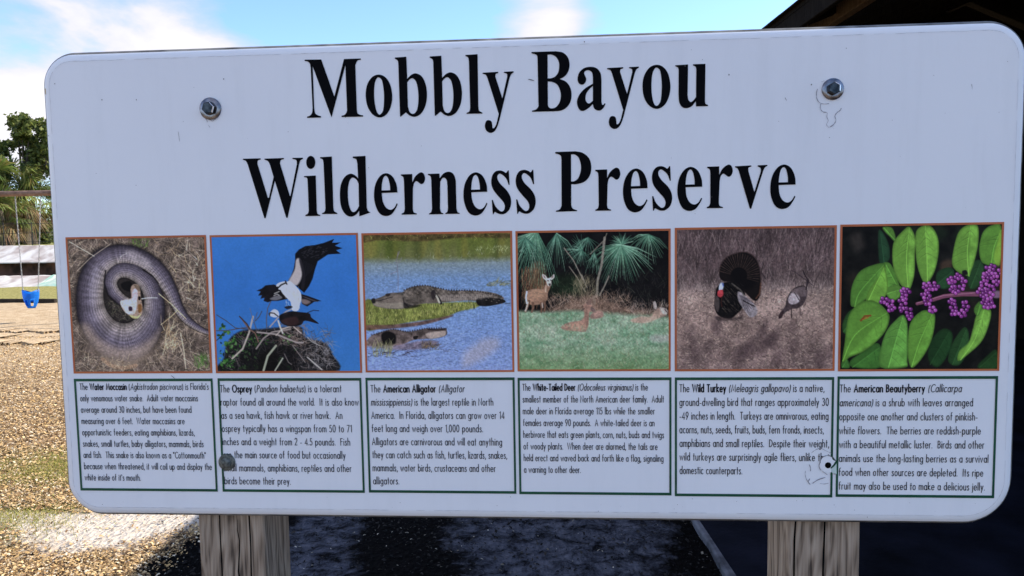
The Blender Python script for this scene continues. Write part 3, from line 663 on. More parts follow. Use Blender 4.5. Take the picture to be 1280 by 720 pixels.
class Print:
    W, H = 560, 530
    def __init__(s, i, origin, scale, seed):
        s.i = i; s.L, s.R, s.T, s.B = rect_of(OP[i]); s.o = origin; s.s = scale
        s.r = np.random.default_rng(seed); s.a = np.zeros((s.H, s.W, 3)); s.k = s.W/((s.R-s.L)*1000)  # canvas px per mm
        s.z = s.W/((s.R-s.L)/abs(px(origin[0]+100, origin[1]+90)[0]-px(origin[0]+101, origin[1]+90)[0]))/scale  # canvas px per zoom px
    def c(s, pts):
        out = []
        for p in pts:
            q = px(s.o[0]+p[0]/s.s, s.o[1]+p[1]/s.s)
            out.append(((q[0]-s.L)/(s.R-s.L)*s.W, (s.T-q[1])/(s.T-s.B)*s.H))
        return np.array(out)
    def grid(s, pts): return s.c(pts)
    def _bb(s, P, m):
        x0 = max(0, int(P[:, 0].min()-m)); x1 = min(s.W, int(P[:, 0].max()+m)+2); y0 = max(0, int(P[:, 1].min()-m)); y1 = min(s.H, int(P[:, 1].max()+m)+2)
        return x0, x1, y0, y1
    def blend(s, sl, m, col, alpha):
        a = (m*alpha)[..., None]; s.a[sl] = s.a[sl]*(1-a)+np.asarray(col, float)*a
    def mask(s, pts, soft=0.0, smooth=False):
        P = s.c(pts)
        if smooth: P = cr_closed(P)
        x0, x1, y0, y1 = s._bb(P, 3+soft*2)
        if x1 <= x0 or y1 <= y0: return None
        X, Y = np.meshgrid(np.arange(x0, x1)+.5, np.arange(y0, y1)+.5)
        ins = np.zeros(X.shape, bool); D = np.full(X.shape, 1e9)
        for k in range(len(P)):
            a = P[k]; b = P[(k+1) % len(P)]
            if abs(b[1]-a[1]) > 1e-9:
                c = (a[1] > Y) != (b[1] > Y)
                ins ^= c & (X < (b[0]-a[0])*(Y-a[1])/(b[1]-a[1])+a[0])
            d = b-a; L2 = d@d+1e-12
            t = np.clip(((X-a[0])*d[0]+(Y-a[1])*d[1])/L2, 0, 1)
            D = np.minimum(D, (X-a[0]-t*d[0])**2+(Y-a[1]-t*d[1])**2)
        D = np.sqrt(D)*np.where(ins, 1, -1)
        return (slice(y0, y1), slice(x0, x1)), np.clip(D/max(1.0, soft)+.5, 0, 1), X, Y
    def fill(s, pts, col, alpha=1.0, soft=0.0, smooth=True, tex=0.0):
        r = s.mask(pts, soft, smooth)
        if r is None: return
        sl, m, X, Y = r
        col = np.asarray(col, float)
        if tex: col = col*(1+tex*(s.N1[sl][..., None]-.5)*2)
        s.blend(sl, m, col, alpha)
    def line(s, pts, w, col, alpha=1.0, canvas=False, w2=None):
        P = np.array(pts, float) if canvas else s.c(pts)
        w2 = w if w2 is None else w2; n = len(P)-1
        x0, x1, y0, y1 = s._bb(P, w+1)
        if x1 <= x0 or y1 <= y0: return
        X, Y = np.meshgrid(np.arange(x0, x1)+.5, np.arange(y0, y1)+.5); M_ = np.zeros(X.shape)
        for k in range(n):
            a = P[k]; d = P[k+1]-a; L2 = d@d+1e-12
            t = np.clip(((X-a[0])*d[0]+(Y-a[1])*d[1])/L2, 0, 1)
            hw = (w+(w2-w)*(k+t)/n)/2
            M_ = np.maximum(M_, np.clip(hw-np.sqrt((X-a[0]-t*d[0])**2+(Y-a[1]-t*d[1])**2)+.5, 0, 1)*np.minimum(1, hw*2))
        s.blend((slice(y0, y1), slice(x0, x1)), M_, col, alpha)
    def blades(s, n, box, length, ang, spread, cols, w=(1.2, 2.4), alpha=(.5, 1), bend=.3):
        P0 = s.c([(box[0], box[1]), (box[2], box[3])]); r = s.r
        for k in range(n):
            x = r.uniform(P0[0][0], P0[1][0]); y = r.uniform(P0[0][1], P0[1][1])
            a = math.radians(ang+r.uniform(-spread, spread)); l = length*r.uniform(.4, 1.3)*s.z
            a2 = a+r.uniform(-bend, bend)*2
            m = (x+math.cos(a)*l*.5, y-math.sin(a)*l*.5)
            s.line([(x, y), m, (m[0]+math.cos(a2)*l*.5, m[1]-math.sin(a2)*l*.5)], r.uniform(*w), cols[int(r.integers(len(cols)))], r.uniform(*alpha), canvas=True, w2=.8)
    def gradient(s, stops):
        """vertical stops (zoom y, colour)"""
        ys = [s.c([(350, y)])[0][1] for y, _c in stops]; Y = np.arange(s.H)
        for k in range(3): s.a[:, :, k] = np.interp(Y, ys, [c[k] for _y, c in stops])[:, None]
    def modulate(s, n, amt): s.a *= (1+amt*(n-.5)*2)[..., None]
    def finish(s, name, lab):
        a = s.a.reshape(s.H//2, 2, s.W//2, 2, 3).mean((1, 3))
        h, w = a.shape[:2]
        rr = np.random.default_rng(99)
        a = ((a-100)*1.10+104)*(1+(.20, .04, .15, .18, .24, .07)[s.i]*(vnoise(h, w, 2.6, rr, 2)-.5)*2)[..., None]     # print grain
        g = a.mean(-1, keepdims=True); a = g+(a-g)*.90
        a = np.clip(a, 0, 255)/255; lin = np.where(a <= .04045, a/12.92, ((a+.055)/1.055)**2.4)
        alb = np.clip(lin/WREF*0.79, 0, .85)
        xs = np.linspace(s.L+.0012*K, s.R-.0012*K, w); ys = np.linspace(s.T-.0012*K, s.B+.0012*K, h)
        X, Y = np.meshgrid(xs, ys)
        V = np.stack([X, np.full_like(X, -.0005), BZ+Y], -1).reshape(-1, 3)
        idx = np.arange(h*w).reshape(h, w)
        Q = np.stack([idx[:-1, :-1], idx[1:, :-1], idx[1:, 1:], idx[:-1, 1:]], -1).reshape(-1, 4)
        me = np_mesh(name, V, Q, M['print'])
        me.color_attributes.new("tint", 'FLOAT_COLOR', 'POINT')
        c = np.ones((h*w, 4), dtype=np.float32); c[:, :3] = alb.reshape(-1, 3)
        me.color_attributes["tint"].data.foreach_set("color", c.ravel())
        o = link('photo_print', me, sign); o['label'] = lab
        ring('print_border', s.L, s.R, s.T, s.B, .0019*K, .0020*K, .0019*K, M['orange'], 0.0007, o)
def cr_closed(P, n=5):
    out = []; m = len(P)
    for i in range(m):
        p0, p1, p2, p3 = P[i-1], P[i], P[(i+1) % m], P[(i+2) % m]
        for k in range(n):
            t = k/n; out.append(.5*((2*p1)+(-p0+p2)*t+(2*p0-5*p1+4*p2-p3)*t*t+(-p0+3*p1-3*p2+p3)*t**3))
    return np.array(out)
def cr_open(P, n=8):
    P = [np.array(p, float) for p in P]; out = []
    for i in range(len(P)-1):
        p0 = P[max(i-1, 0)]; p1 = P[i]; p2 = P[i+1]; p3 = P[min(i+2, len(P)-1)]
        for k in range(n):
            t = k/n; out.append(.5*((2*p1)+(-p0+p2)*t+(2*p0-5*p1+4*p2-p3)*t*t+(-p0+3*p1-3*p2+p3)*t**3))
    out.append(P[-1]); return np.array(out)

# --- 1: coiled snake on dry grass
def print_snake():
    s = Print(0, (75, 285), 3.79, 11); r = s.r; H, W = s.H, s.W
    s.N1 = vnoise(H, W, 26, r, 4)
    s.a[:] = (92, 80, 78); s.modulate(s.N1, .6)
    s.blades(1500, (20, 40, 730, 700), 70, 60, 180, [(60, 52, 50), (82, 72, 68), (120, 105, 100), (45, 42, 40)], (1.5, 3))
    s.blades(1700, (20, 40, 730, 700), 75, 30, 180, [(165, 148, 140), (190, 172, 160), (140, 122, 112), (208, 190, 178), (150, 128, 104)], (1.0, 2.4), (.35, .9))
    s.blades(60, (340, 50, 420, 90), 26, 80, 60, [(96, 130, 60), (70, 100, 45)]); s.blades(70, (640, 620, 710, 670), 34, 80, 50, [(96, 140, 70), (60, 105, 45)])
    s.blades(35, (540, 100, 700, 330), 60, 60, 90, [(225, 208, 195), (205, 180, 150)], (2, 3.5))
    s.fill([(150, 230), (300, 190), (440, 260), (440, 420), (330, 490), (200, 450), (130, 340)], (38, 34, 36), .95, 12)
    s.blades(160, (200, 330, 330, 450), 36, 60, 180, [(95, 90, 84), (120, 112, 104), (60, 66, 50)], (1, 2))
    X, Y = np.meshgrid(np.arange(W)+.5, np.arange(H)+.5)
    def body(pts, light_side, c_dark, c_mid, c_light, scale_rows=True, shadow=True):
        C = cr_open([tuple(s.c([(p[0], p[1])])[0]) + (p[2]*s.z,) for p in pts], 9)
        best = np.full(X.shape, 1e9); T = np.zeros(X.shape); S = np.zeros(X.shape); RR = np.ones(X.shape); acc = 0
        arc = np.concatenate([[0], np.cumsum(np.hypot(*(C[1:, :2]-C[:-1, :2]).T))])
        for k in range(len(C)-1):
            a = C[k, :2]; d = C[k+1, :2]-a; L2 = d@d+1e-9
            t = np.clip(((X-a[0])*d[0]+(Y-a[1])*d[1])/L2, 0, 1); rr = C[k, 2]+(C[k+1, 2]-C[k, 2])*t
            dx = X-a[0]-t*d[0]; dy = Y-a[1]-t*d[1]; D = np.hypot(dx, dy)/rr
            m = D < best; best[m] = D[m]; T[m] = (arc[k]+t*math.sqrt(L2))[m]; RR[m] = rr[m]
            S[m] = (np.sign(d[0]*dy-d[1]*dx)*D)[m]
        if shadow:
            sh = np.clip((1.28-best)/.28, 0, 1)*.75; s.blend((slice(0, H), slice(0, W)), sh, (26, 22, 26), 1)
        m = np.clip((1-best)*RR+.5, 0, 1)
        u = S*light_side                                 # -1 inner .. +1 outer
        k = np.clip((u+1)/2, 0, 1)[..., None]
        col = np.where(k < .5, np.array(c_dark)+(np.array(c_mid)-c_dark)*(k*2), np.array(c_mid)+(np.array(c_light)-c_mid)*(k*2-1))
        sh = (1-.45*np.clip(np.abs(S), 0, 1)**4)[..., None]
        if scale_rows:
            ph = T/(3.4+RR*.10); ang = np.arcsin(np.clip(S, -1, 1))*7.0*np.clip(RR/28, .6, 1.6)
            sc_ = .5+.5*np.sin(ph*2.0+ang*1.5)*np.sin(ph*2.0-ang*1.5)
            col = col*(1+.50*(sc_-.5)[..., None]*np.clip(.4+k, 0, 1.1))
        col = col*sh*(1+.16*(s.N1-.5)[..., None])
        a = m[..., None]; s.a[:] = s.a*(1-a)+col*a
    D, Mi, L = (62, 56, 72), (104, 96, 118), (168, 150, 150)
    body([(715, 500, 9), (660, 475, 14), (600, 430, 20), (560, 370, 25), (530, 300, 31), (480, 220, 40), (420, 165, 42), (340, 128, 44), (260, 126, 46), (190, 165, 56), (148, 250, 62), (140, 340, 66), (158, 430, 74), (215, 510, 84), (295, 545, 90), (370, 525, 82), (425, 460, 66), (448, 390, 52), (444, 320, 46), (418, 258, 44), (372, 215, 42), (318, 195, 38), (266, 205, 34), (238, 250, 32), (252, 300, 30), (290, 338, 26), (325, 355, 22)], -1, (60, 54, 70), (104, 97, 118), (160, 148, 150))
    # bottom belly light
    s.fill([(95, 470), (140, 560), (210, 630), (290, 665), (380, 645), (450, 570), (480, 480), (440, 520), (370, 560), (280, 570), (190, 530), (130, 460)], (205, 180, 166), .50, 30)
    s.line([(200, 625), (240, 655), (300, 668), (360, 655)], 9*s.z*2, (196, 150, 120), .35)
    for k in range(5): s.line([(100+k*16, 500+k*30), (150+k*26, 470+k*28)], 2, (70, 60, 72), .35)
    s.line([(395, 195), (440, 225), (470, 262)], 7, (22, 18, 22), .9, w2=3); s.line([(215, 200), (208, 260), (228, 320), (262, 350)], 6, (24, 20, 26), .85)
    s.fill([(165, 175), (182, 190), (175, 300), (160, 380), (140, 340), (142, 250)], (168, 160, 184), .38, 22); s.fill([(310, 108), (350, 105), (420, 150), (440, 190), (390, 175), (330, 140)], (180, 170, 182), .5, 18)
    s.fill([(290, 262), (330, 250), (345, 275), (335, 300), (300, 290)], (12, 10, 14), .95, 6)
    # head
    s.fill([(285, 348), (320, 340), (338, 328), (335, 290), (345, 268), (368, 266), (380, 290), (384, 330), (392, 375), (388, 410), (360, 425), (330, 415), (300, 390)], (150, 128, 120), 1, 2)
    s.fill([(286, 346), (325, 338), (350, 330), (366, 345), (362, 385), (350, 408), (322, 408), (300, 385)], (204, 190, 198), 1, 3)
    s.fill([(343, 300), (356, 285), (368, 300), (366, 340), (350, 350), (342, 330)], (196, 176, 200), .9, 3)
    s.fill([(350, 270), (374, 272), (382, 300), (368, 292)], (110, 94, 84), .9, 3)
    s.fill([(326, 374), (342, 374), (342, 392), (328, 392)], (40, 26, 46), .95, 3)
    s.fill([(370, 365), (386, 362), (388, 392), (374, 402)], (120, 78, 40), .85, 3)
    s.fill([(330, 412), (365, 420), (385, 408), (370, 428), (345, 428)], (206, 196, 140), .8, 2); s.fill([(372, 325), (382, 325), (382, 340), (373, 340)], (20, 14, 14), 1)
    s.line([(388, 335), (420, 330), (462, 330)], 3.2, (222, 214, 212), .95); s.line([(330, 485), (365, 475), (388, 450)], 3, (176, 168, 170), .7)
    s.line([(275, 160), (290, 130), (320, 115)], 2.4, (190, 184, 190), .7)
    s.line([(470, 310), (530, 360), (600, 430)], 3.4, (214, 190, 160), .9); s.line([(480, 460), (530, 420), (560, 390)], 3, (210, 184, 150), .8)
    s.line([(40, 60), (100, 95), (160, 130)], 3, (205, 192, 184), .9); s.line([(80, 200), (140, 140), (240, 70)], 3, (180, 165, 156), .8)
    s.line([(575, 500), (590, 580), (600, 670)], 4, (205, 185, 170), .9); s.line([(565, 550), (590, 610), (600, 670)], 3, (190, 170, 160), .9)
    s.blades(60, (480, 470, 560, 600), 60, 60, 60, [(214, 192, 170), (160, 130, 100)], (2, 3)); s.blades(80, (90, 610, 330, 680), 30, 30, 180, [(200, 180, 160), (120, 100, 84)], (1.2, 2.4))
    s.finish('photo_print', 'printed photograph of a coiled snake with its mouth open')
# --- 2: ospreys on their nest
def print_osprey():
    s = Print(1, (258, 285), 3.79, 12); r = s.r; H, W = s.H, s.W; s.N1 = vnoise(H, W, 20, r, 4)
    s.gradient([(40, (50, 112, 200)), (300, (44, 104, 192)), (680, (50, 110, 190))]); s.modulate(vnoise(H, W, 60, r, 2), .03)
    # nest
    s.fill([(100, 540), (160, 490), (260, 480), (380, 470), (450, 470), (470, 520), (560, 545), (600, 600), (600, 690), (80, 690), (80, 620)], (26, 26, 30), 1, 8, tex=.7)
    s.blades(520, (90, 480, 600, 680), 46, 40, 180, [(104, 98, 106), (72, 66, 72), (140, 132, 140), (48, 44, 50), (96, 80, 76)], (1.2, 2.6)); s.blades(170, (340, 455, 470, 560), 40, 60, 180, [(126, 108, 106), (90, 74, 74), (150, 136, 136)], (1.3, 2.6))
    s.blades(170, (500, 540, 605, 660), 36, 60, 180, [(150, 146, 156), (110, 106, 116)], (1, 1.8))
    for k in range(240):
        x = r.uniform(60, 420); y = r.uniform(500, 690) if x > 110 else r.uniform(540, 670)
        if r.random() < .55: x = r.uniform(70, 250)
        c = [(34, 66, 34), (52, 96, 44), (92, 138, 84), (20, 34, 24), (14, 16, 20)][int(r.integers(5))]; a = r.uniform(0, 6.28); l = r.uniform(9, 20)
        s.fill([(x, y), (x+l*math.cos(a+.4)*.6, y+l*math.sin(a+.4)*.6), (x+l*math.cos(a), y+l*math.sin(a)), (x+l*math.cos(a-.4)*.6, y+l*math.sin(a-.4)*.6)], c, .9)
    for x, y in ((70, 470), (65, 510), (95, 490), (100, 545), (90, 640), (75, 660), (120, 545)):
        for q in range(5):
            a = r.uniform(0, 6.28); s.fill([(x, y), (x+12*math.cos(a+.5), y+12*math.sin(a+.5)), (x+20*math.cos(a), y+20*math.sin(a)), (x+12*math.cos(a-.5), y+12*math.sin(a-.5))], [(30, 60, 34), (58, 108, 50), (84, 128, 76)][q % 3], .95)
    s.fill([(200, 560), (400, 560), (420, 690), (160, 690)], (10, 10, 14), .55, 26); s.fill([(260, 600), (330, 590), (330, 690), (250, 690)], (6, 6, 8), .6, 10)
    tw = (168, 158, 158)
    for P, w, c in (([(45, 412), (90, 440), (135, 475), (200, 480)], 3, (60, 56, 66)), ([(120, 622), (170, 575), (200, 500), (220, 420)], 6.5, tw), ([(165, 430), (200, 480), (230, 500), (245, 540)], 5, (110, 84, 78)), ([(232, 440), (250, 420), (262, 395)], 3, (60, 58, 66)),
                    ([(286, 480), (284, 430), (290, 380), (310, 335), (335, 325)], 3.4, (84, 78, 84)), ([(300, 470), (340, 425), (380, 395), (430, 375)], 4.5, (160, 148, 150)), ([(235, 575), (270, 525), (310, 495), (400, 480)], 5.5, (140, 130, 136)),
                    ([(240, 495), (330, 505), (430, 545), (460, 545)], 6, (150, 140, 146)), ([(330, 510), (360, 480), (410, 465), (450, 500)], 5, (170, 158, 160)), ([(340, 440), (350, 470), (362, 500)], 6, (190, 182, 186)), ([(270, 680), (290, 610), (330, 560)], 8, (150, 156, 146)),
                    ([(325, 680), (350, 640), (362, 620)], 5, (160, 164, 158)), ([(480, 615), (520, 650), (550, 675)], 5, (168, 166, 172)), ([(45, 488), (90, 488), (200, 470)], 3.4, (74, 66, 76)), ([(155, 420), (190, 455), (205, 480)], 5, (60, 44, 46)),
                    ([(240, 490), (225, 450), (240, 400)], 2.6, (80, 76, 84)), ([(480, 520), (500, 540), (540, 560)], 3, (150, 148, 154)), ([(205, 380), (215, 420), (222, 450)], 2, (100, 96, 108)), ([(45, 535), (62, 520), (75, 500)], 3, (26, 30, 34)), ([(620, 640), (622, 675)], 2, (40, 44, 56)), ([(370, 600), (390, 640), (405, 650)], 3, (110, 104, 110)), ([(410, 560), (440, 600), (470, 640)], 3.5, (120, 112, 118))):
        s.line(P, w*s.z*1.25, c, .95)
    # sitting bird
    s.fill([(352, 410), (400, 395), (440, 398), (490, 405), (500, 425), (535, 455), (470, 440), (450, 460), (400, 468), (360, 455), (345, 430)], (24, 20, 26), 1, tex=.8)
    s.fill([(355, 440), (420, 420), (440, 450), (400, 466)], (70, 44, 48), .6, 8); s.line([(480, 402), (510, 390), (535, 392)], 3, (30, 26, 36), .9)
    s.fill([(296, 408), (318, 386), (338, 392), (345, 412), (330, 424), (308, 420)], (222, 224, 234), 1); s.line([(302, 402), (320, 404), (338, 418)], 5, (40, 36, 46), .9); s.fill([(294, 405), (303, 402), (300, 420)], (50, 50, 60), 1)
    # far wing
    s.fill([(388, 335), (340, 345), (310, 345), (290, 352), (270, 345), (275, 330), (255, 335), (262, 318), (244, 320), (256, 300), (236, 296), (262, 285), (280, 270), (320, 266), (350, 280), (385, 300)], (20, 18, 26), 1, smooth=False, tex=.5)
    s.fill([(300, 335), (340, 318), (360, 330), (330, 342)], (120, 120, 134), .8, 4); s.line([(320, 320), (335, 312), (345, 318)], 4, (160, 160, 172), .8)
    # raised wing
    s.fill([(388, 248), (402, 225), (415, 190), (421, 150), (422, 118), (440, 98), (470, 82), (520, 76), (560, 66), (609, 47), (598, 66), (641, 64), (612, 80), (648, 92), (618, 102), (641, 118), (580, 122), (530, 155), (518, 190), (505, 240), (488, 275), (465, 306), (440, 285), (415, 262)], (12, 12, 20), 1, smooth=False)
    s.fill([(390, 250), (405, 222), (420, 190), (425, 150), (440, 140), (452, 160), (458, 195), (450, 240), (430, 270), (405, 262)], (176, 168, 180), .95, 6)
    s.fill([(440, 145), (458, 165), (470, 235), (462, 290), (450, 280), (455, 220)], (30, 28, 38), .9, 5)
    for k in range(60):
        x = r.uniform(450, 570); y = r.uniform(85, 140); s.line([(x, y), (x+8, y-3)], 1.4, (78, 78, 92), .6)
    for k in range(7): s.line([(460+k*8, 150+k*4), (470+k*6, 230-k*6)], 1.6, (40, 40, 54), .7)
    # tail, body, head
    s.fill([(445, 310), (480, 320), (520, 335), (548, 345), (512, 350), (480, 372), (455, 360)], (24, 22, 30), 1, smooth=False); s.fill([(452, 338), (474, 338), (496, 350), (476, 362), (456, 356)], (150, 132, 138), .7, 6)
    for k in range(5): s.line([(455+k*6, 322+k*2), (500+k*8, 342+k*2)], 2, (70, 66, 78), .8)
    s.fill([(352, 290), (372, 262), (395, 250), (420, 270), (445, 300), (452, 330), (445, 360), (436, 390), (408, 390), (400, 350), (375, 325)], (206, 206, 220), 1, 2)
    s.fill([(400, 300), (440, 310), (450, 345), (430, 350)], (176, 176, 194), .7, 8)
    for k in range(70):
        x = r.uniform(375, 445); y = r.uniform(270, 380); s.line([(x, y), (x+r.uniform(-2, 5), y+r.uniform(8, 18))], 2, [(176, 178, 198), (232, 232, 240), (150, 150, 172)][k % 3], .5)
    s.fill([(332, 268), (350, 256), (378, 252), (384, 268), (368, 290), (350, 292), (336, 285)], (216, 218, 228), 1)
    s.line([(340, 282), (355, 268), (378, 258)], 6, (24, 22, 30), .95); s.line([(375, 250), (382, 265)], 5, (20, 18, 26), .9); s.fill([(330, 278), (342, 278), (338, 298), (331, 292)], (18, 16, 24), 1)
    s.fill([(370, 375), (395, 368), (410, 375), (385, 385)], (26, 24, 32), .9); s.line([(322, 310), (345, 300)], 3, (200, 200, 210), .8)
    s.finish('photo_print', 'printed photograph of two ospreys on a nest against blue sky')
# --- 3: alligators
def print_gator():
    s = Print(2, (448, 280), 3.79, 13); r = s.r; H, W = s.H, s.W; s.N1 = vnoise(H, W, 16, r, 4)
    s.gradient([(40, (120, 116, 64)), (60, (96, 104, 50)), (150, (100, 104, 66)), (185, (118, 134, 150)), (260, (104, 134, 186)), (480, (110, 138, 200)), (700, (122, 142, 204))])
    b = vnoise(H, W, 8, r, 4, ay=.35)
    Y = np.arange(H)[:, None]/s.z; s.a *= (1+.42*(b-.5)*np.clip((Y-110)/160, 0.1, 1))[..., None]
    for k in range(26):
        x = r.uniform(20, 730); s.fill([(x, 48), (x+r.uniform(10, 40), 48), (x+r.uniform(10, 40), 150+r.uniform(-20, 20)), (x-5, 150)], [(74, 90, 34), (136, 124, 60), (96, 110, 46), (62, 70, 36)][k % 4], .35, 14)
    s.fill([(20, 40), (720, 40), (720, 62), (500, 60), (300, 78), (100, 72), (20, 84)], (66, 52, 34), .75, 6, tex=.8)
    s.blades(160, (20, 48, 730, 74), 22, 60, 80, [(150, 150, 80), (60, 60, 34), (110, 84, 60)], (1, 2))
    s.blades(900, (30, 170, 730, 700), 16, 0, 16, [(70, 94, 160), (150, 168, 220), (86, 110, 176), (170, 184, 226)], (1, 1.9), (.25, .7), .1)
    s.blades(260, (180, 500, 700, 690), 22, 8, 20, [(60, 74, 136), (160, 176, 226)], (1.2, 2.2), (.3, .7), .1)
    s.blades(60, (60, 140, 720, 175), 12, 80, 30, [(170, 176, 170), (90, 110, 90)], (1, 1.6)); s.blades(130, (560, 105, 720, 135), 14, 70, 50, [(150, 158, 110), (80, 96, 50), (180, 190, 150)], (1, 1.8))
    for x0, y0, x1, y1 in ((186, 320, 182, 180), (182, 220, 150, 235), (176, 180, 186, 128), (186, 180, 205, 155), (182, 150, 192, 125)): s.line([(x0, y0), ((x0+x1)/2+2, (y0+y1)/2), (x1, y1)], 2.2, (116, 108, 132), .8)
    s.blades(60, (610, 270, 720, 292), 22, 20, 40, [(110, 104, 70), (70, 76, 50), (150, 146, 96)], (1.5, 2.6))
    # bank
    s.fill([(30, 360), (120, 380), (300, 375), (560, 370), (575, 390), (480, 415), (400, 445), (250, 465), (120, 490), (30, 500)], (104, 112, 58), 1, 6, tex=.5)
    s.fill([(30, 480), (150, 478), (300, 462), (440, 432), (430, 445), (300, 480), (150, 498), (30, 502)], (96, 70, 66), .9, 5, tex=.5)
    s.blades(1100, (34, 385, 560, 470), 26, 85, 26, [(130, 140, 70), (160, 164, 88), (92, 104, 50), (186, 180, 116), (66, 76, 40)], (1.2, 2.2), (.5, 1)) if False else None
    P = np.array([(34, 395, 480), (150, 400, 475), (280, 395, 455), (400, 388, 430), (560, 380, 395)])
    for k in range(1000):
        x = r.uniform(34, 560); y = r.uniform(np.interp(x, P[:, 0], P[:, 1])-6, np.interp(x, P[:, 0], P[:, 2])+6); a = r.uniform(-8, 8)
        s.line([(x, y), (x+a, y-r.uniform(8, 26))], r.uniform(1.2, 2.2), [(140, 146, 78), (166, 166, 94), (96, 106, 54), (186, 180, 120), (64, 72, 42)][int(r.integers(5))], r.uniform(.5, 1), w2=.8)
    # alligator
    s.fill([(60, 356), (85, 352), (115, 340), (130, 332), (155, 325), (205, 322), (230, 305), (270, 293), (320, 290), (370, 300), (430, 314), (520, 314), (600, 318), (660, 330), (695, 352), (660, 360), (600, 368), (520, 362), (440, 368), (360, 374), (300, 378), (240, 394), (200, 402), (130, 400), (75, 388), (62, 372)], (92, 84, 82), 1, 2, tex=.55)
    s.fill([(70, 372), (140, 374), (205, 372), (215, 398), (140, 400), (80, 388)], (146, 136, 130), .75, 6); s.fill([(120, 345), (200, 335), (210, 365), (130, 372)], (124, 112, 108), .6, 8)
    s.line([(62, 366), (100, 362), (140, 350), (160, 345)], 3, (40, 34, 38), .9); s.fill([(58, 356), (74, 352), (76, 374), (62, 374)], (30, 28, 32), .9, 2); s.fill([(126, 331), (148, 328), (142, 342), (130, 342)], (44, 38, 40), .9, 2)
    s.fill([(560, 358), (590, 348), (640, 350), (690, 356), (698, 372), (640, 386), (600, 390), (570, 384)], (26, 24, 26), 1, 2, tex=.6)
    s.fill([(390, 340), (450, 334), (560, 332), (640, 335), (600, 352), (500, 362), (400, 364)], (164, 152, 152), .55, 6)
    for k in range(38):
        x = 215+k*12.6; y = np.interp(x, [215, 270, 320, 430, 560, 690], [312, 293, 290, 313, 315, 345]); s.fill([(x-5, y+3), (x, y-7), (x+5, y+3)], (50, 44, 46), .95, smooth=False)
        for j in range(3): s.fill([(x-5+j*2, y+12+j*12), (x-1+j*2, y+7+j*12), (x+4+j*2, y+13+j*12)], [(40, 36, 38), (150, 138, 132)][(k+j) % 2], .6, smooth=False)
    for k in range(26): s.line([(400+k*10, 334), (404+k*10, 362)], 1.6, (70, 64, 68), .5)
    s.line([(352, 322), (364, 340), (382, 352), (392, 376)], 9, (30, 28, 32), .95); s.line([(362, 330), (376, 352), (384, 372)], 7, (190, 184, 178), .9); s.fill([(345, 320), (360, 312), (368, 335), (356, 360), (346, 345)], (44, 38, 42), .9, 3)
    s.line([(210, 350), (215, 375), (235, 392)], 6, (50, 44, 46), .8); s.fill([(215, 372), (250, 384), (300, 384), (250, 400), (215, 398)], (24, 22, 24), .7, 4)
    s.line([(700, 376), (722, 375)], 2.5, (40, 40, 50), .9)
    # second alligator
    s.fill([(34, 560), (60, 530), (120, 508), (170, 500), (230, 512), (280, 505), (320, 496), (370, 498), (412, 494), (420, 505), (415, 530), (360, 545), (320, 546), (260, 552), (200, 575), (120, 580), (40, 580)], (94, 82, 84), 1, 3, tex=.65)
    s.fill([(320, 520), (400, 508), (416, 515), (405, 532), (340, 545)], (172, 156, 156), .85, 4); s.line([(330, 502), (380, 504), (416, 498)], 5, (36, 30, 36), .9)
    s.fill([(105, 525), (140, 510), (175, 530), (168, 572), (120, 576)], (14, 12, 16), .95, 6); s.fill([(258, 535), (282, 532), (276, 548), (262, 548)], (20, 18, 20), .9, 2)
    s.fill([(40, 580), (200, 570), (300, 555), (380, 560), (330, 590), (200, 600), (80, 590)], (112, 92, 104), .7, 8, tex=.5)
    for k in range(30):
        x = 60+k*11.5; y = np.interp(x, [60, 160, 230, 320, 410], [528, 500, 512, 496, 494]); s.fill([(x-5, y+3), (x, y-6), (x+5, y+3)], (50, 44, 50), .9, smooth=False)
    s.blades(120, (60, 575, 160, 635), 36, 80, 30, [(140, 140, 100), (96, 100, 66), (170, 168, 130)], (1.2, 2.2)); s.blades(120, (300, 570, 380, 600), 20, 60, 60, [(130, 110, 90), (80, 70, 50)], (1.2, 2.2))
    s.blades(40, (40, 605, 300, 635), 26, 5, 20, [(50, 44, 60)], (1.6, 2.8)); s.blades(36, (200, 570, 470, 610), 30, 0, 30, [(60, 54, 80)], (1.2, 2.4))
    s.fill([(560, 570), (600, 545), (660, 545), (670, 580), (630, 620), (560, 660), (500, 680), (500, 620)], (160, 152, 170), .6, 30)
    s.finish('photo_print', 'printed photograph of two alligators at the edge of blue water')
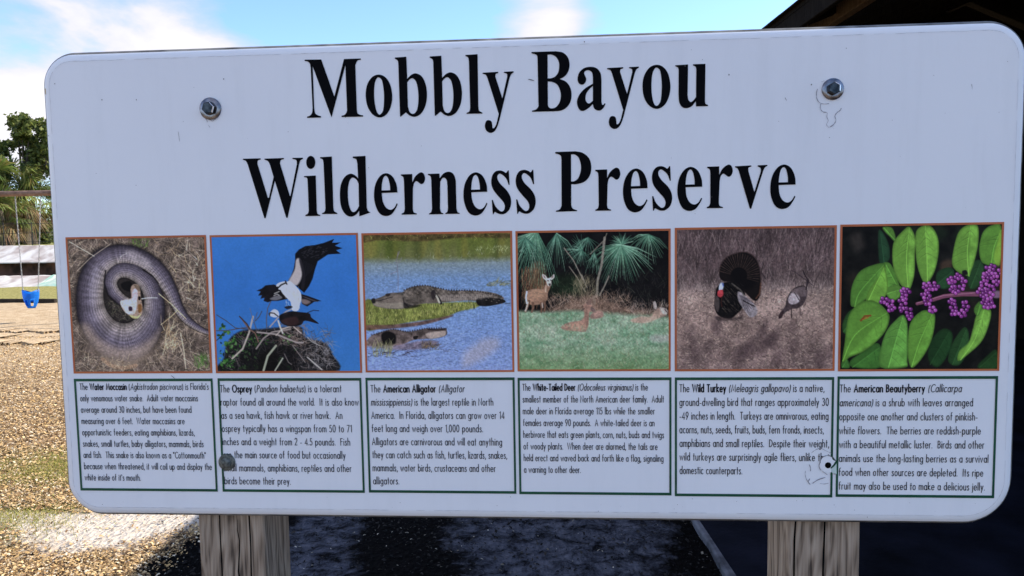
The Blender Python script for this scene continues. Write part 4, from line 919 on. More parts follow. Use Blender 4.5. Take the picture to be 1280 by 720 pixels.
# --- 4: deer
def print_deer():
    s = Print(3, (640, 280), 3.79, 14); r = s.r; H, W = s.H, s.W; s.N1 = vnoise(H, W, 24, r, 4)
    s.a[:] = (13, 12, 15); s.modulate(s.N1, .8)
    s.blades(420, (20, 240, 740, 430), 46, 90, 50, [(50, 56, 48), (38, 44, 40), (80, 78, 72), (26, 30, 28)], (1.2, 2.2), (.3, .8))
    for k in range(120): s.line([(r.uniform(440, 740), r.uniform(200, 420)), (r.uniform(440, 740), r.uniform(200, 420))], .8, (56, 56, 62), .15)
    s.fill([(85, 190), (150, 180), (160, 280), (110, 330), (80, 300)], (86, 56, 44), .8, 14, tex=.6); s.fill([(170, 250), (300, 240), (340, 330), (200, 340)], (30, 48, 30), .6, 20, tex=.8)
    def fan(cx, cy, a0, a1, n, L, cols, w=3.2, droop=22):
        for k in range(n):
            a = math.radians(a0+(a1-a0)*(k+r.uniform(-.3, .3))/n); l = L*r.uniform(.75, 1.1)
            m = (cx+math.cos(a)*l*.55, cy-math.sin(a)*l*.55); e = (cx+math.cos(a)*l, cy-math.sin(a)*l+droop*r.uniform(.3, 1.3))
            s.line([(cx, cy), m, e], w*s.z*1.3, cols[int(r.integers(len(cols)))], r.uniform(.75, 1), w2=1.0)
    g1 = [(78, 124, 106), (104, 150, 130), (60, 100, 86), (130, 172, 156)]; g2 = [(66, 110, 98), (92, 140, 124), (46, 80, 70), (112, 156, 142)]
    fan(115, 30, 195, 300, 34, 250, g1, 4, 40); fan(60, 60, 200, 330, 22, 150, g2, 4, 30); fan(210, 40, 230, 330, 20, 150, g2, 4, 40)
    fan(330, 120, 60, 330, 34, 82, g2, 3.2, 12); fan(360, 60, 200, 340, 12, 90, g2, 3.2); fan(650, 45, 180, 345, 26, 110, g1, 3.4, 26)
    fan(520, 95, 185, 352, 50, 165, g1, 4.2, 30); fan(520, 95, 20, 190, 26, 64, g1, 4, 6); fan(390, 130, 240, 300, 8, 90, g2, 3)
    s.blades(140, (40, 200, 150, 330), 80, 265, 14, [(150, 108, 84), (100, 74, 60), (80, 110, 90)], (1.6, 2.8), (.4, .9))
    for P, w in (([(402, 340), (405, 270), (425, 190), (434, 110), (440, 60)], 9), ([(340, 270), (290, 170), (245, 110)], 4), ([(415, 338), (440, 290), (460, 245)], 5), ([(345, 320), (310, 255), (270, 200)], 3.5), ([(440, 70), (400, 110), (370, 140)], 3), ([(355, 300), (330, 240)], 4), ([(450, 40), (430, 90)], 3)):
        s.line(P, w*s.z*1.2, (128, 122, 118), .95)
    # dry brush
    s.fill([(180, 400), (300, 360), (380, 340), (450, 360), (560, 400), (740, 410), (740, 440), (40, 430)], (110, 88, 80), .8, 16, tex=.7)
    s.blades(700, (170, 345, 560, 425), 44, 80, 70, [(150, 124, 112), (120, 96, 84), (180, 156, 148), (90, 72, 66)], (1, 2), (.35, .9)); s.blades(220, (560, 380, 740, 430), 34, 85, 60, [(140, 118, 110), (100, 84, 80), (176, 160, 160)], (1, 2), (.3, .8))
    s.blades(180, (290, 270, 400, 350), 50, 80, 40, [(110, 100, 84), (140, 130, 110)], (1, 2), (.4, .8))
    # meadow
    n = vnoise(H, W, 44, r, 4, ay=.6); n2 = vnoise(H, W, 9, r, 3)
    m = s.mask([(20, 412), (180, 418), (300, 410), (560, 430), (760, 440), (760, 720), (20, 720)], 16, False)
    sl, mm, X, Y = m
    base = np.array((126, 152, 134.0))+(n[sl][..., None]-.5)*np.array((90, 50, 70))+(n2[sl][..., None]-.5)*50
    yy = np.clip((Y/s.z-560)/130, 0, 1)[..., None]; base = base*(1-yy)+yy*(np.array((104, 134, 98))+(n[sl][..., None]-.5)*60)
    a = mm[..., None]; s.a[sl] = s.a[sl]*(1-a)+base*a
    s.blades(2200, (24, 425, 740, 690), 18, 85, 60, [(84, 130, 98), (156, 184, 166), (108, 146, 118), (172, 176, 160), (74, 106, 76), (184, 172, 160), (128, 116, 92)], (1, 2.2), (.3, .8))
    s.blades(160, (24, 600, 740, 690), 22, 85, 50, [(120, 110, 80), (80, 110, 70)], (1, 2), (.2, .6)); s.fill([(660, 530), (745, 530), (745, 560), (670, 560)], (176, 164, 178), .5, 14)
    # standing deer
    f = (142, 110, 96); fd = (104, 78, 68); fl = (206, 190, 188)
    s.fill([(62, 330), (75, 312), (110, 306), (140, 308), (155, 290), (160, 268), (182, 272), (178, 300), (168, 325), (165, 355), (150, 372), (130, 380), (95, 385), (75, 375), (60, 350)], f, 1, 3, tex=.3)
    s.fill([(95, 312), (140, 314), (150, 340), (120, 350), (90, 340)], (164, 130, 112), .6, 10)
    for P in ([(78, 365), (70, 390), (60, 415)], [(95, 375), (96, 398), (90, 418)], [(135, 375), (138, 398), (136, 418)], [(150, 370), (154, 395), (150, 415)]): s.line(P, 13*s.z, fd, 1, w2=8*s.z)
    s.line([(72, 370), (66, 395), (60, 412)], 8*s.z, fl, .8); s.line([(66, 320), (62, 350), (66, 375)], 8*s.z, (230, 222, 226), .9); s.line([(140, 375), (142, 395)], 6*s.z, fl, .7); s.line([(158, 290), (156, 320)], 8*s.z, (190, 160, 148), .8)
    s.fill([(140, 236), (156, 242), (166, 255), (182, 250), (196, 236), (198, 252), (185, 266), (184, 285), (176, 294), (166, 290), (158, 268), (146, 256)], (196, 186, 190), 1, 2)
    s.fill([(145, 240), (154, 246), (156, 256), (148, 252)], (110, 90, 96), .8, 2); s.fill([(192, 240), (186, 250), (184, 256), (194, 250)], (110, 90, 96), .8, 2); s.fill([(170, 282), (182, 282), (176, 294)], (50, 40, 46), .9, 2)
    s.line([(166, 266), (170, 268)], 3, (30, 24, 30), 1); s.line([(180, 264), (184, 266)], 3, (30, 24, 30), 1)
    # lying deer, middle
    s.fill([(230, 490), (260, 470), (300, 462), (330, 455), (342, 430), (338, 395), (345, 378), (370, 380), (392, 405), (385, 418), (368, 415), (364, 450), (360, 490), (345, 512), (300, 510), (250, 505)], (150, 116, 108), 1, 4, tex=.3)
    s.fill([(270, 480), (330, 470), (345, 490), (300, 505)], (176, 140, 126), .6, 10); s.fill([(352, 370), (378, 354), (372, 380), (358, 384)], (120, 96, 92), 1, 2); s.fill([(376, 392), (396, 408), (385, 418), (372, 405)], (100, 84, 86), .9, 3); s.line([(330, 410), (342, 400)], 4, (70, 60, 60), .9)
    s.fill([(372, 430), (400, 412), (428, 415), (432, 440), (400, 450), (372, 448)], (140, 110, 106), .95, 5, tex=.3); s.fill([(380, 345), (392, 340), (398, 372), (390, 384)], (130, 112, 104), .85, 3)
    # lying deer, right
    s.fill([(565, 455), (610, 440), (660, 438), (680, 410), (700, 398), (722, 404), (735, 430), (720, 440), (690, 452), (640, 470), (580, 468)], (168, 140, 132), .9, 6, tex=.3)
    s.fill([(672, 372), (684, 368), (690, 398), (678, 402)], (180, 168, 172), .9, 3); s.fill([(706, 396), (738, 405), (736, 428), (716, 424)], (190, 180, 184), .8, 5); s.line([(728, 404), (738, 418)], 3, (50, 40, 50), .9)
    s.blades(260, (220, 485, 700, 520), 14, 85, 40, [(110, 166, 134), (140, 180, 156)], (1, 2), (.3, .7))
    s.finish('photo_print', 'printed photograph of deer on grass in front of palm fronds')
# --- 5: turkeys
def print_turkey():
    s = Print(4, (838, 275), 3.694, 15); r = s.r; H, W = s.H, s.W; s.N1 = vnoise(H, W, 20, r, 4)
    s.gradient([(40, (78, 64, 70)), (200, (88, 72, 78)), (300, (98, 84, 88)), (340, (142, 122, 122)), (500, (128, 108, 108)), (700, (112, 94, 98))])
    s.modulate(vnoise(H, W, 60, r, 4), .35)
    s.blades(1100, (25, 60, 760, 340), 90, 86, 24, [(110, 96, 102), (52, 42, 48), (142, 124, 128), (40, 32, 36)], (1, 2.2), (.3, .8))
    s.blades(60, (25, 60, 760, 300), 150, 70, 50, [(50, 40, 48), (110, 96, 104)], (1, 2), (.4, .8))
    s.blades(420, (25, 310, 760, 350), 44, 88, 22, [(150, 132, 136), (120, 104, 108), (170, 152, 154)], (1, 2), (.3, .8))
    s.blades(3000, (25, 330, 760, 700), 20, 60, 90, [(166, 144, 140), (80, 64, 66), (190, 168, 160), (116, 94, 94), (52, 40, 44)], (1, 2.4), (.4, .95))
    s.blades(500, (25, 330, 760, 700), 26, 20, 60, [(160, 140, 138), (66, 52, 56)], (1, 2), (.3, .8))
    for k in range(26):
        x = r.uniform(40, 740); y = r.uniform(480, 680); s.fill([(x, y), (x+30, y-40), (x+50, y-30), (x+30, y+30)], (70, 56, 62), .45, 16)
    # branches
    s.line([(660, 300), (580, 240), (560, 230)], 3, (50, 42, 50), .8); s.line([(440, 270), (420, 240), (430, 200)], 4, (44, 36, 42), .7)
    # tom's fan
    fan = [(222, 250), (226, 210), (245, 178), (275, 158), (310, 146), (345, 144), (375, 156), (400, 185), (414, 225), (418, 270), (418, 320), (408, 362), (385, 372), (340, 330), (300, 290), (240, 280)]
    s.fill(fan, (20, 14, 16), 1, 3); s.fill([(250, 215), (290, 185), (350, 185), (385, 230), (392, 300), (340, 320), (280, 270)], (8, 6, 8), .9, 18)
    for k in range(26):
        a = math.radians(-20+k*7.6); x = 315+96*math.cos(a); y = 250-98*math.sin(a)
        s.line([(315+40*math.cos(a), 255-40*math.sin(a)), (x, y)], 2, [(62, 48, 46), (84, 66, 62)][k % 2], .75)
    P = cr_open([(222, 250), (228, 208), (258, 168), (310, 148), (350, 146), (390, 170), (412, 220), (418, 290), (412, 350)], 5); s.line([tuple(p) for p in P], 4, (64, 50, 52), .8); s.line([(395, 362), (412, 340), (418, 290)], 5, (90, 60, 50), .8)
    s.fill([(205, 340), (212, 310), (240, 290), (290, 285), (325, 310), (345, 345), (335, 400), (300, 440), (275, 456), (235, 450), (210, 430), (200, 390)], (12, 10, 12), 1, 3, tex=.8)
    s.fill([(200, 360), (215, 350), (225, 380), (218, 425), (205, 410)], (80, 70, 74), .8, 5)
    for k in range(120): 
        x = r.uniform(230, 330); y = r.uniform(290, 430); s.line([(x, y), (x+r.uniform(4, 14), y+r.uniform(6, 16))], 1.4, [(70, 62, 58), (40, 36, 40), (104, 96, 92)][int(r.integers(3))], .6)
    s.fill([(310, 330), (340, 345), (395, 400), (398, 435), (370, 450), (335, 410), (312, 370)], (128, 120, 132), 1, 3, tex=.3)
    for k in range(7): s.line([(318+k*4, 345+k*2), (350+k*8, 430-k*6)], 2, (64, 58, 70), .7)
    s.line([(335, 372), (385, 398)], 4, (24, 20, 26), .9); s.line([(345, 420), (365, 448)], 3, (160, 150, 160), .8); s.line([(282, 292), (320, 320), (340, 350)], 5, (96, 90, 90), .7)
    s.fill([(222, 305), (230, 290), (242, 290), (242, 310), (234, 326), (222, 330)], (170, 184, 220), 1, 1); s.fill([(218, 326), (238, 322), (242, 342), (232, 356), (216, 350)], (176, 58, 70), 1, 1); s.fill([(236, 290), (244, 294), (242, 308)], (60, 80, 160), .9, 2)
    s.line([(236, 355), (232, 380), (236, 400)], 4, (60, 30, 30), .8)
    s.fill([(205, 445), (300, 450), (330, 440), (320, 462), (230, 466)], (40, 32, 36), .6, 8)
    # hen
    s.fill([(500, 456), (506, 430), (530, 400), (540, 360), (560, 325), (590, 305), (620, 302), (634, 320), (632, 355), (615, 390), (590, 408), (560, 412), (530, 430), (515, 448)], (58, 48, 54), 1, 2, tex=.5)
    s.fill([(544, 370), (556, 342), (578, 330), (600, 360), (590, 382), (560, 390)], (160, 148, 162), 1, 4, tex=.2); s.fill([(560, 330), (600, 308), (630, 312), (628, 350), (600, 350)], (104, 90, 98), .8, 6); s.line([(575, 335), (598, 372)], 3, (40, 34, 40), .8)
    s.line([(628, 320), (640, 280), (622, 250), (614, 230)], 6*s.z, (36, 28, 34), 1, w2=3); s.line([(632, 300), (634, 275)], 6, (50, 42, 50), .9)
    s.line([(560, 408), (560, 452)], 3.4, (44, 34, 38), 1); s.line([(600, 400), (604, 440)], 3, (84, 70, 74), 1)
    s.fill([(500, 456), (508, 428), (525, 420), (516, 452)], (44, 30, 34), .8, 2)
    s.finish('photo_print', 'printed photograph of a displaying turkey and a hen in dry grass')
# --- 6: beautyberry
def print_berry():
    s = Print(5, (1043, 270), 3.51, 16); r = s.r; H, W = s.H, s.W; s.N1 = vnoise(H, W, 30, r, 4)
    s.a[:] = (16, 16, 16); s.modulate(s.N1, .9)
    for k in range(34):
        x = r.uniform(30, 740); y = r.uniform(40, 670); s.fill([(x, y), (x+40, y-30), (x+70, y+20), (x+20, y+50)], [(26, 44, 26), (48, 40, 34), (10, 10, 12), (34, 52, 34), (60, 46, 40)][k % 5], .5, 24)
    s.fill([(60, 90), (110, 70), (130, 130), (90, 150)], (96, 86, 86), .35, 24); s.fill([(470, 200), (520, 190), (510, 240), (470, 250)], (110, 84, 70), .5, 16)
    def leaf(pts, mid, col, edge=None, nv=6, dark=(30, 80, 28), vs=1.0):
        s.fill(pts, tuple(c*.62 for c in col), 1, 1); 
        s.fill([(p[0]*.94+.06*sum(q[0] for q in pts)/len(pts), p[1]*.94+.06*sum(q[1] for q in pts)/len(pts)) for p in pts], col, 1, 8, tex=.22)
        # one half of the blade turns away from the light and prints a little darker
        ms = s.mask(pts, 2, True)
        if ms is None: return
        sl, m, X, Y = ms; C = cr_open(s.c(mid), 8)
        a = C[0]; b = C[-1]; d = b-a; side = ((X-a[0])*d[1]-(Y-a[1])*d[0])/np.linalg.norm(d)
        s.blend(sl, m*np.clip(side/6+.5, 0, 1), tuple(c*.76 for c in col), .55)
        nrm = np.array([-d[1], d[0]])/np.linalg.norm(d)
        wmax = max(abs((s.c([p])[0]-a) @ nrm) for p in pts)
        for k in range(1, nv+1):
            f = k/(nv+1); c = C[int(f*(len(C)-1))]; w = wmax*.85*math.sin(math.pi*min(1, f*.9+.08))
            for sg in (-1, 1):
                e = c+nrm*sg*w-d*.13; e2 = c+nrm*sg*w*.5-d*.05
                q = [c, e2, e]; pm = [0 <= int(p[1])-sl[0].start < m.shape[0] and 0 <= int(p[0])-sl[1].start < m.shape[1] and m[int(p[1])-sl[0].start, int(p[0])-sl[1].start] > .5 for p in q]
                if all(pm): s.line(q, 2.2, tuple(cc*.6 for cc in col), .8, canvas=True, w2=1); s.line([p+np.array((1.5, 2)) for p in q], 1.6, tuple(min(255, cc*1.25) for cc in col), .45, canvas=True, w2=.8)
        s.line([tuple(p) for p in C], 3.0, tuple(min(255, c*1.35) for c in col), .8, canvas=True, w2=1.2)
    G1, G2, G3, GD, GD2 = (108, 160, 66), (96, 150, 60), (84, 136, 56), (30, 62, 34), (38, 72, 40)
    leaf([(190, 70), (205, 62), (235, 120), (240, 180), (222, 205), (195, 200)], [(215, 200), (200, 75)], (34, 66, 46), nv=2)
    leaf([(410, 610), (430, 540), (480, 495), (520, 520), (505, 600), (460, 665), (425, 655)], [(420, 655), (505, 510)], GD, nv=4)
    leaf([(500, 640), (520, 560), (570, 490), (592, 520), (585, 600), (545, 660)], [(520, 655), (580, 500)], GD2, nv=3); leaf([(450, 250), (490, 225), (525, 235), (520, 300), (480, 320), (450, 300)], [(450, 300), (520, 240)], (36, 70, 44), nv=2)
    leaf([(600, 210), (640, 190), (660, 230), (640, 300), (600, 320), (585, 270)], [(600, 315), (645, 200)], (40, 74, 44), nv=3); leaf([(630, 670), (670, 620), (715, 590), (720, 670)], [(640, 668), (715, 600)], (32, 62, 32), nv=2)
    leaf([(30, 480), (60, 420), (110, 400), (100, 470), (45, 520)], [(35, 510), (105, 405)], (42, 80, 38), nv=3); leaf([(65, 640), (120, 600), (180, 560), (205, 590), (200, 668), (80, 668)], [(75, 668), (195, 580)], (58, 106, 46), nv=4)
    leaf([(30, 640), (50, 630), (62, 668), (28, 668)], [(30, 668), (50, 635)], (60, 110, 50), nv=1); leaf([(208, 48), (245, 46), (262, 75), (264, 108), (240, 85)], [(215, 48), (262, 100)], (86, 136, 58), nv=1)
    leaf([(205, 210), (240, 205), (270, 260), (285, 310), (300, 330), (240, 330), (205, 280)], [(225, 215), (280, 320)], G3, nv=4)
    leaf([(220, 330), (260, 300), (300, 320), (285, 355), (250, 370)], [(230, 340), (295, 320)], (90, 140, 60), nv=2)
    leaf([(66, 385), (72, 310), (105, 245), (160, 215), (220, 208), (205, 270), (180, 320), (140, 360), (95, 395), (80, 400)], [(85, 398), (110, 330), (215, 212)], G3, nv=6)
    leaf([(135, 375), (150, 320), (195, 260), (215, 215), (232, 290), (225, 345), (190, 385), (160, 372)], [(145, 372), (215, 225)], (104, 156, 62), nv=4)
    leaf([(260, 108), (300, 60), (330, 44), (355, 95), (352, 160), (350, 250), (335, 310), (318, 325), (285, 295), (258, 230), (252, 165)], [(322, 322), (315, 180), (328, 48)], G1, nv=8)
    leaf([(360, 60), (400, 36), (432, 48), (455, 95), (457, 160), (440, 240), (408, 294), (385, 280), (362, 210), (355, 130)], [(408, 294), (405, 160), (398, 40)], G1, nv=8)
    leaf([(545, 70), (580, 38), (630, 36), (634, 110), (618, 190), (600, 245), (590, 262), (545, 245), (518, 210), (525, 140)], [(592, 262), (585, 150), (600, 40)], G1, nv=7)
    leaf([(660, 60), (690, 38), (735, 40), (735, 180), (715, 212), (690, 215), (650, 200), (638, 150), (645, 95)], [(690, 214), (705, 130), (735, 60)], G2, nv=6)
    s.fill([(720, 110), (735, 60), (735, 200), (712, 212), (704, 170)], (132, 172, 62), .7, 8)
    leaf([(30, 645), (40, 560), (55, 450), (90, 395), (140, 370), (190, 382), (225, 415), (240, 445), (225, 500), (180, 555), (120, 600), (60, 625)], [(32, 640), (90, 520), (230, 425)], G2, nv=9)
    leaf([(202, 668), (200, 590), (225, 510), (265, 460), (300, 435), (318, 470), (320, 560), (318, 640), (310, 668)], [(235, 668), (265, 560), (300, 440)], (92, 150, 66), nv=7)
    leaf([(320, 600), (325, 500), (345, 450), (390, 415), (435, 425), (442, 460), (428, 540), (395, 610), (350, 666), (330, 660)], [(338, 665), (375, 550), (430, 430)], G2, nv=7)
    leaf([(545, 640), (548, 600), (590, 560), (610, 500), (625, 440), (650, 405), (690, 415), (680, 480), (650, 550), (600, 600)], [(555, 635), (620, 540), (660, 410)], G1, nv=6); leaf([(615, 410), (640, 375), (655, 390), (632, 440)], [(630, 435), (645, 380)], (80, 130, 54), nv=2)
    s.line([(112, 460), (130, 440), (155, 438)], 7, (120, 60, 30), .9); s.line([(120, 455), (145, 445)], 3, (190, 70, 40), .8)
    s.line([(362, 385), (420, 372), (480, 352), (560, 342), (660, 342), (735, 345)], 20*s.z*.7, (112, 64, 92), 1, w2=30*s.z*.8); s.line([(362, 382), (480, 348), (640, 335)], 3, (160, 108, 140), .8); s.fill([(700, 330), (740, 330), (740, 356), (700, 358)], (120, 96, 128), .8, 4)
    s.fill([(562, 240), (580, 236), (586, 254), (566, 258)], (24, 22, 26), 1, 2)
    def berries(shape, n, rad=13):
        pts = []; tries = 0
        while len(pts) < n and tries < 3000:
            tries += 1; q = shape[int(r.integers(len(shape)))]; a = r.uniform(0, 6.28); d = q[2]*math.sqrt(r.random())
            p = (q[0]+d*math.cos(a), q[1]+d*math.sin(a))
            if all((p[0]-o[0])**2+(p[1]-o[1])**2 > (rad*.98)**2 for o in pts): pts.append(p)
        pts.sort(key=lambda p: r.random())
        for x, y in pts:
            c = [(142, 58, 150), (120, 44, 132), (160, 74, 168), (104, 36, 116)][int(r.integers(4))]; R = rad*.62
            s.fill([(x+(R+2)*math.cos(k), y+(R+2)*math.sin(k)) for k in np.linspace(0, 5.6, 9)], (44, 14, 50), .9); s.fill([(x+R*math.cos(k), y+R*math.sin(k)) for k in np.linspace(0, 5.6, 9)], c, 1, 1.5)
            s.fill([(x-3+2.6*math.cos(k), y-3+2.6*math.sin(k)) for k in np.linspace(0, 5, 6)], (222, 150, 224), .85, 1.5)
    berries([(215, 370, 16), (240, 385, 18), (248, 408, 14)], 17); berries([(310, 335, 20), (300, 370, 18), (298, 405, 20), (325, 425, 18), (328, 445, 10)], 30)
    berries([(440, 310, 18), (405, 310, 18), (400, 350, 18), (410, 380, 18), (430, 410, 14)], 32); berries([(515, 280, 16), (540, 268, 16), (565, 285, 14), (560, 315, 14), (520, 318, 14), (540, 330, 10)], 24)
    berries([(515, 370, 13), (520, 400, 16), (530, 425, 16), (560, 430, 16), (578, 400, 14), (575, 385, 10)], 24); berries([(690, 235, 24), (715, 250, 20), (675, 262, 22), (715, 290, 14), (660, 300, 22), (650, 330, 20), (690, 320, 18), (680, 350, 24), (665, 380, 20), (690, 390, 20)], 66)
    s.finish('photo_print', 'printed photograph of purple beautyberries and green leaves')
for f in (print_snake, print_osprey, print_gator, print_deer, print_turkey, print_berry): f()
# ------------------------------------------------------------------ the shelter at the right
AX = Vector((-0.075, 0.994, 0)).normalized(); BX = Vector((AX.y, -AX.x, 0))
E0 = Vector((1.30, 3.62, 0)); EH = 2.70
ANG = math.atan2(BX.y, BX.x)
shelter = empty('picnic_shelter', E0, 'dark timber picnic shelter with low shingled roof beside the sign', 'shelter')
shelter.rotation_euler.z = ANG          # local x = into the shelter, local y = along the eave
YA, YB, WD, RIDGE = -3.7, 6.0, 8.4, 1.7
def quad_slab(pts, th):
    """a sloping slab from four top corners"""
    V = [Vector(p) for p in pts]; D = Vector((0, 0, -th)); V = V+[v+D for v in V]
    return V, [(0, 1, 2, 3), (7, 6, 5, 4), (0, 4, 5, 1), (1, 5, 6, 2), (2, 6, 7, 3), (3, 7, 4, 0)]
mb = MB(); mb.add(quad_slab([(0, YA, EH), (WD/2, YA, EH+RIDGE), (WD/2, YB, EH+RIDGE), (0, YB, EH)], .03)); mb.add(quad_slab([(WD/2, YA, EH+RIDGE), (WD+.4, YA, EH-.16), (WD+.4, YB, EH-.16), (WD/2, YB, EH+RIDGE)], .03))
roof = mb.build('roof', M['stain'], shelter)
# shingles along the visible eave: each course overlaps the one below, with ragged butts
tabs = []
for c in range(3):
    y = YA; 
    while y < YB:
        w = random.uniform(.28, .34); tabs.append((c, y, w)); y += w+.004
for c, y, w in tabs[:300]:
    x0 = -.025+c*.14+random.uniform(-.006, .006); sl_ = RIDGE/(WD/2)
    z0 = EH+sl_*x0+.004+.008*c
    V, F = quad_slab([(x0, y, z0+.006), (x0+.19, y, z0+.19*sl_+.006), (x0+.19, min(y+w, YB), z0+.19*sl_+.006), (x0, min(y+w, YB), z0+.006)], .006)
    o = link('shingle', mesh('shingle', V, F, M['shingle']), shelter)
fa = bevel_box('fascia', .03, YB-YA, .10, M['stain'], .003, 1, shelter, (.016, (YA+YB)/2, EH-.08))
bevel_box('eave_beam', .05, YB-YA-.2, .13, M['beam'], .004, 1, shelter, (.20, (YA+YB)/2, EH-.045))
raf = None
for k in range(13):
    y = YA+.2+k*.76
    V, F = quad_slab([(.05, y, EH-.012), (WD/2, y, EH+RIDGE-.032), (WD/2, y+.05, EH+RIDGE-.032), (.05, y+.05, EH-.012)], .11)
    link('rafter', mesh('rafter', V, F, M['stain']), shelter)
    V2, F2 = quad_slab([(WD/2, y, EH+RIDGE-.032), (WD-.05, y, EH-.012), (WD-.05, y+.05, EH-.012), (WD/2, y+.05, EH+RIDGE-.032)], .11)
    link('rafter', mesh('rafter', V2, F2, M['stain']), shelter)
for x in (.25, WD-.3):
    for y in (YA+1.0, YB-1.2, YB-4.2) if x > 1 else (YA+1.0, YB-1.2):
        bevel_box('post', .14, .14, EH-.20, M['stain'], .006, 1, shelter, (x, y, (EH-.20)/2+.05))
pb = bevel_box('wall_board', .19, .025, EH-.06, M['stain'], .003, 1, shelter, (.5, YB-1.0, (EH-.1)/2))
k = 0
x = .70
while x < WD-.35:
    o = pb.copy(); sc.collection.objects.link(o); o.location = (x, YB-1.0+random.uniform(-.003, .003), (EH-.1)/2+random.uniform(-.01, .01)); o.parent = shelter; x += .197
y = YB-1.2
while y > YA+1.4:
    o = pb.copy(); sc.collection.objects.link(o); o.location = (WD-.32, y, (EH-.1)/2+random.uniform(-.01, .01)); o.rotation_euler.z = math.pi/2; o.parent = shelter; y -= .197
V = [(.3, YB-1.0, EH-.12), (WD/2, YB-1.0, EH+RIDGE-.16), (WD-.3, YB-1.0, EH-.12), (.3, YB-.96, EH-.12), (WD/2, YB-.96, EH+RIDGE-.16), (WD-.3, YB-.96, EH-.12)]
link('gable_panel', mesh('gable_panel', V, [(0, 2, 1), (3, 4, 5), (0, 1, 4, 3), (1, 2, 5, 4), (2, 0, 3, 5)], M['stain']), shelter)
# concrete floor of the shelter
s0 = ground_at(862, 650); s1 = ground_at(905, 718)
sd = (s1-s0); sd.z = 0; sd.normalize()      # towards the camera
SA = s0-sd*7.5; SB_ = s0+sd*9.0; SN = Vector((-sd.y, sd.x, 0))
if SN.x < 0: SN = -SN
def slab_at(u, v, z): p = SA.lerp(SB_, u)+SN*v; return (p.x, p.y, z)
V = []; F = []
n = 120
for i in range(n+1):
    j = random.uniform(-.012, .012)
    V += [slab_at(i/n, j, -.02), slab_at(i/n, j, .022), slab_at(i/n, .010+j*.5, .030), slab_at(i/n, .030, .030)]
for i in range(n):
    for k in range(3): a = 4*i+k; F.append((a, a+4, a+5, a+1))
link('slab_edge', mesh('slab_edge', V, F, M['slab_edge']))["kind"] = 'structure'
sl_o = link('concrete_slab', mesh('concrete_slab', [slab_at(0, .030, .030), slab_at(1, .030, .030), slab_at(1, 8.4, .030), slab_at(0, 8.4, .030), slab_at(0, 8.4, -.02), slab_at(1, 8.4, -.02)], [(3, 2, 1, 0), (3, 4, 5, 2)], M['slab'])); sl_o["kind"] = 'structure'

# ------------------------------------------------------------------ ground
def ellipse_node(t, P, cx, cy, rx, ry, soft, namp=0.35, nout=None):
    m = N(t, "ShaderNodeMapping"); m.inputs["Location"].default_value = (-cx/rx, -cy/ry, 0); m.inputs["Scale"].default_value = (1/rx, 1/ry, 0)
    t.links.new(P, m.inputs[0]); l = N(t, "ShaderNodeVectorMath", operation='LENGTH'); t.links.new(m.outputs[0], l.inputs[0])
    a = N(t, "ShaderNodeMath", operation='MULTIPLY_ADD'); a.inputs[1].default_value = namp*2; t.links.new(nout, a.inputs[0]); t.links.new(l.outputs["Value"], a.inputs[2])
    r = N(t, "ShaderNodeMapRange"); r.inputs[1].default_value = 1+namp-soft; r.inputs[2].default_value = 1+namp+soft; r.inputs[3].default_value = 1; r.inputs[4].default_value = 0
    t.links.new(a.outputs[0], r.inputs[0]); return r.outputs[0]
def mixc(t, f, a, b):
    m = N(t, "ShaderNodeMix", data_type='RGBA'); t.links.new(f, m.inputs["Factor"])
    for s_, v in (("A", a), ("B", b)):
        if isinstance(v, tuple): m.inputs[s_].default_value = (*v, 1)
        else: t.links.new(v, m.inputs[s_])
    return m.outputs["Result"]
def ramp(t, src, stops):
    r = N(t, "ShaderNodeValToRGB"); r.color_ramp.elements[0].position = stops[0][0]; r.color_ramp.elements[0].color = (*stops[0][1], 1)
    r.color_ramp.elements[1].position = stops[-1][0]; r.color_ramp.elements[1].color = (*stops[-1][1], 1)
    for p, c in stops[1:-1]: e = r.color_ramp.elements.new(p); e.color = (*c, 1)
    t.links.new(src, r.inputs[0]); return r.outputs[0]
gm = mat('mulch_ground', (.3, .2, .1), 0.95, 0, 0.02); t = gm.node_tree; gb = t.nodes["Principled BSDF"]
co = N(t, "ShaderNodeTexCoord").outputs["Object"]
def noise(scale, detail=4, dist=0.0, rough=.5):
    n = N(t, "ShaderNodeTexNoise"); n.inputs["Scale"].default_value = scale; n.inputs["Detail"].default_value = detail; n.inputs["Distortion"].default_value = dist; n.inputs["Roughness"].default_value = rough
    t.links.new(co, n.inputs["Vector"]); return n.outputs["Fac"]
vor = N(t, "ShaderNodeTexVoronoi"); vor.inputs["Scale"].default_value = 42; vor.inputs["Randomness"].default_value = 1
wm = N(t, "ShaderNodeMapping"); wm.inputs["Scale"].default_value = (1, .55, 1); t.links.new(co, wm.inputs[0]); t.links.new(wm.outputs[0], vor.inputs["Vector"])
vs = N(t, "ShaderNodeSeparateColor"); t.links.new(vor.outputs["Color"], vs.inputs[0])
mulch = ramp(t, vs.outputs[0], [(0, (.035, .022, .012)), (.25, (.12, .075, .040)), (.55, (.25, .165, .095)), (.85, (.40, .285, .18)), (1, (.52, .41, .29))])
farm = ramp(t, noise(5, 12, .4, .75), [(.3, (.26, .18, .10)), (.5, (.44, .33, .21)), (.7, (.58, .47, .33))])
dry = ramp(t, noise(14, 8), [(.35, (.16, .15, .05)), (.6, (.33, .30, .12))])
sand = ramp(t, noise(26, 8, 0, .7), [(.30, (.24, .19, .14)), (.42, (.48, .42, .35)), (.7, (.62, .565, .49))])
shade_sand = ramp(t, noise(9, 12, .5, .78), [(.40, (.004, .004, .005)), (.52, (.06, .063, .08)), (.75, (.17, .17, .20))])  # sand with the shelter's shade mixed into its colour
